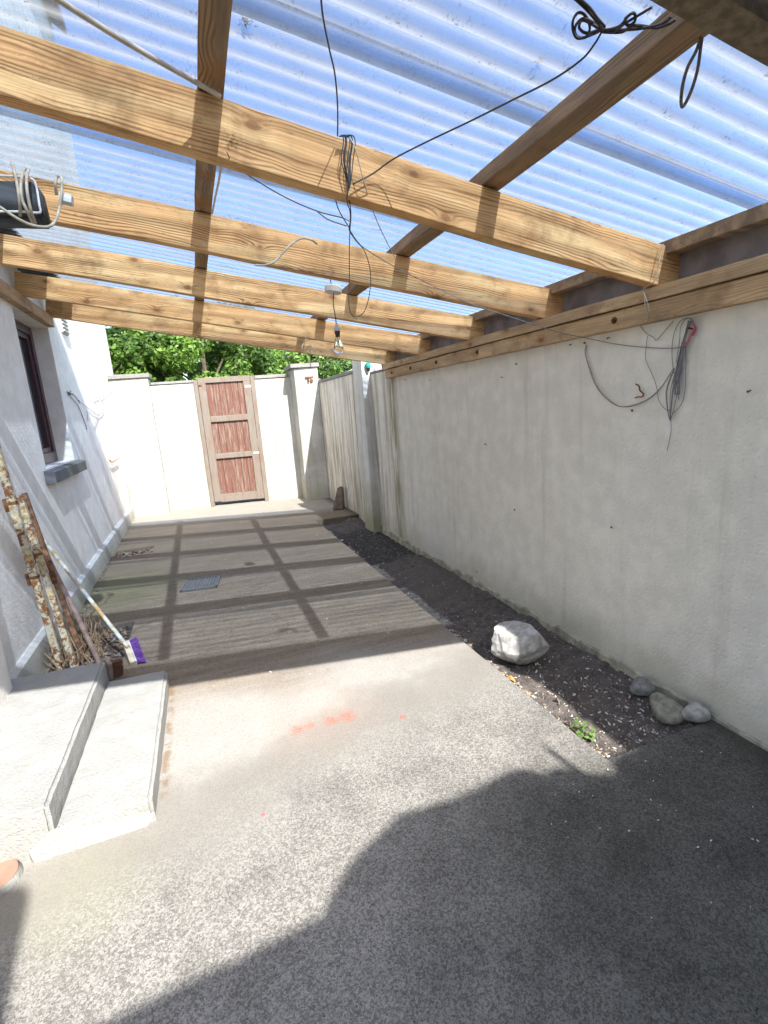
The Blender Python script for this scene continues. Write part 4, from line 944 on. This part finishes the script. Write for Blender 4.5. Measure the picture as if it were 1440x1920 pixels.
# weed
LG = plain('weed_leaf', (.11, .19, .045), .6, var=.35, scale=40)
bm = bmesh.new(); pw = Vector((1.46, 1.60, -.03))
for i in range(46):
    a = random.uniform(0, 6.28); rr = random.uniform(.005, .05); z = random.uniform(.01, .065); c0 = pw+Vector((math.cos(a)*rr, math.sin(a)*rr*1.3, z)); s = random.uniform(.006, .013)
    rot = Matrix.Rotation(random.uniform(0, 6.28), 3, 'Z') @ Matrix.Rotation(random.gauss(0, .5), 3, 'X')
    ring = [bm.verts.new(c0+rot @ Vector((math.cos(t)*s, math.sin(t)*s*.7, .15*s*math.cos(2*t)))) for t in [k*math.pi/4 for k in range(8)]]; bm.faces.new(ring)
    if i % 3 == 0: tube(bm, [pw+Vector((0, 0, -.0)), (pw+c0)/2+Vector((0, 0, .01)), c0], .0012, 4)
tag(from_bm('weed', bm, LG), 'small bright green weed at the corner of the soil bed', 'weed')
# dead leaf orange near the boulder
bm = bmesh.new(); p = at(958, 1276, 2, -.02); ring = [bm.verts.new(p+Vector((math.cos(t)*.018, math.sin(t)*.028, .012+.006*math.sin(2*t)))) for t in [k*math.pi/4 for k in range(8)]]; bm.faces.new(ring)
tag(from_bm('dead_leaf', bm, plain('orange_leaf', (.6, .28, .08), .7)), 'single orange dead leaf on the path edge near the boulder', 'leaf')
# debris lying on the roof sheets
for px, py, lb, sz in ((462, 40, 'dead leaf clump stuck on the roof sheet near the left purlin', 3), (1010, 115, 'small dark moss lump on the roof sheet left of the right purlin', 2.2), (1228, 374, 'tiny bit of dirt on the roof sheet near the boundary wall', 1.2), (712, 432, 'dry twig lying on the roof sheet behind the nearest joist', 2)):
    p = atp(px, py, (PITCH, 0, 1), zr(0)+.09); bm = bmesh.new()
    for i in range(26):
        q = p+Vector((random.gauss(0, .004*sz*(3 if 'twig' in lb else 1)), random.gauss(0, .003*sz), random.uniform(0, .006))); d = Vector((random.gauss(0, 1), random.gauss(0, .4 if 'twig' in lb else 1), random.gauss(0, .2)))*.0025*sz
        d.z -= PITCH*d.x; tube(bm, [q, q+d], .0012*sz*.6, 4, .0004)
    tag(from_bm('roof_debris', bm, LV[2]), lb, 'debris')

# ------------------------------------------------------------------ trees beyond the gate
gl_ = G('leaf_green', .5, .4); oi = gl_.n('ObjectInfo'); v = gl_.co()
gi = gl_.n('NewGeometry'); rndi = gi.outputs['Random Per Island']
c = gl_.mix(rndi, (.08, .165, .025), (.22, .36, .06)); c = gl_.mix(gl_.ramp(gl_.noise(v, .9, 3), .4, .65), c, gl_.mix(rndi, (.03, .075, .014), (.08, .15, .03)))
gl_.put(gl_.b.inputs['Base Color'], c)
tl = gl_.n('BsdfTranslucent'); gl_.put(tl.inputs[0], gl_.mix(.5, c, (.25, .4, .05))); mxs = gl_.n('MixShader'); mxs.inputs[0].default_value = .3
gl_.t.links.new(gl_.b.outputs[0], mxs.inputs[1]); gl_.t.links.new(tl.outputs[0], mxs.inputs[2]); gl_.t.links.new(mxs.outputs[0], gl_.out.inputs[0]); LEAF = gl_.m
BARK = plain('bark', (.10, .075, .055), .95, var=.4, scale=14, bump=1)
def crown_mesh(seed, rx, ry, rz, nclump, per, leaf):
    g = np.random.default_rng(seed); cl = []
    for i in range(nclump):
        d = g.normal(size=3); d /= np.linalg.norm(d); r_ = g.uniform(.35, 1)**.5
        cl.append((d*r_*np.array([rx, ry, rz]), g.uniform(.18, .5)))
    V = []; 
    for c_, s in cl:
        n = int(per*(s/.35)**2); d = g.normal(size=(n, 3)); d /= np.linalg.norm(d, axis=1)[:, None]; rad = g.uniform(.5, 1, n)[:, None]**.6
        P = c_+d*rad*s*np.array([1.1, 1.1, .8]); nrm = d+g.normal(size=(n, 3))*.6+np.array([0, -.2, .5]); nrm /= np.linalg.norm(nrm, axis=1)[:, None]
        a = np.cross(nrm, g.normal(size=(n, 3))); a /= np.linalg.norm(a, axis=1)[:, None]; b = np.cross(nrm, a); sz = (leaf*g.uniform(.6, 1.35, n))[:, None]
        V.append(np.stack([P-a*sz, P-b*sz*.55+nrm*sz*.12, P+a*sz, P+b*sz*.55+nrm*sz*.12], 1))
    V = np.concatenate(V).reshape(-1, 3); n = len(V)//4
    me = bpy.data.meshes.new('crown'); me.vertices.add(len(V)); me.vertices.foreach_set('co', V.ravel().astype(np.float32))
    me.loops.add(4*n); me.loops.foreach_set('vertex_index', np.arange(4*n, dtype=np.int32)); me.polygons.add(n); me.polygons.foreach_set('loop_start', np.arange(0, 4*n, 4, dtype=np.int32)); me.update(calc_edges=True); me.validate()
    return me, cl
def tree(x, y, h, rx, ry, rz, seed, label, leaf=.062, nc=110, per=210):
    t = empty('broadleaf_tree', (x, y, -.1)); tag(t, label, 'tree', 'trees beyond the gate wall')
    me, cl = crown_mesh(seed, rx, ry, rz, nc, per, leaf); o = link('crown', me, LEAF, t); o.location = (0, 0, h)
    bm = bmesh.new(); tube(bm, smooth_pts([(0, 0, 0), (.06, .03, h*.35), (-.04, .05, h*.7), (0, 0, h+rz*.4)], 5), .16, 10, .04)
    rr = random.Random(seed)
    for k in range(9):
        c_ = cl[rr.randrange(len(cl))][0]; z0 = h*rr.uniform(.4, .9); tube(bm, smooth_pts([(0, 0, z0), (c_[0]*.5, c_[1]*.5, z0+(c_[2]+h-z0)*.6), (c_[0], c_[1], c_[2]+h)], 4), .05, 6, .012)
    from_bm('trunk', bm, BARK, t, True)
tree(-2.3, 14.2, 3.1, 2.1, 1.5, 2.0, 3, 'leafy green tree half hidden by the corner of the house')
tree(.5, 14.6, 2.8, 2.1, 1.5, 2.0, 5, 'dense green tree standing right behind the wooden gate')
tree(3.1, 14.9, 2.4, 1.6, 1.4, 1.5, 8, 'bright green tree between the gate and the right gate pier', nc=60)
tree(5.6, 14.6, 1.9, 1.0, 1.2, 1.25, 9, 'small dark green tree beside the tall white pier', nc=45)
tree(-.2, 18, 2.6, 4.4, 1.3, 2.0, 12, 'taller background tree filling the gaps behind the gate trees', leaf=.12, nc=130)
# pale house beyond
fh = empty('distant_house', (6.2, 26, 0)); tag(fh, 'pale distant house glimpsed between the trees and the right gate pier', 'house')
o = boxo('wall', (-4, 4, -2, 2, 0, 3.9), m_render('far_house', (.7, .7, .7)), fh, 0)
bm = bmesh.new(); prism(bm, [(-4.3, 3.92), (4.3, 3.92), (3.2, 5.0), (-3.2, 5.0)], -2.3, 2.3, 'y'); from_bm('roof', bm, SLATE, fh)
for xx in (-2.5, 0, 2.5):
    f = boxo('window', (xx-.5, xx+.5, -2.06, -1.98, 1.6, 2.9), WHT, fh, .01); pn_ = boxo('pane', (xx-.42, xx+.42, -2.075, -2.055, 1.68, 2.82), GL.m, f, 0)

bpy.context.view_layer.update()
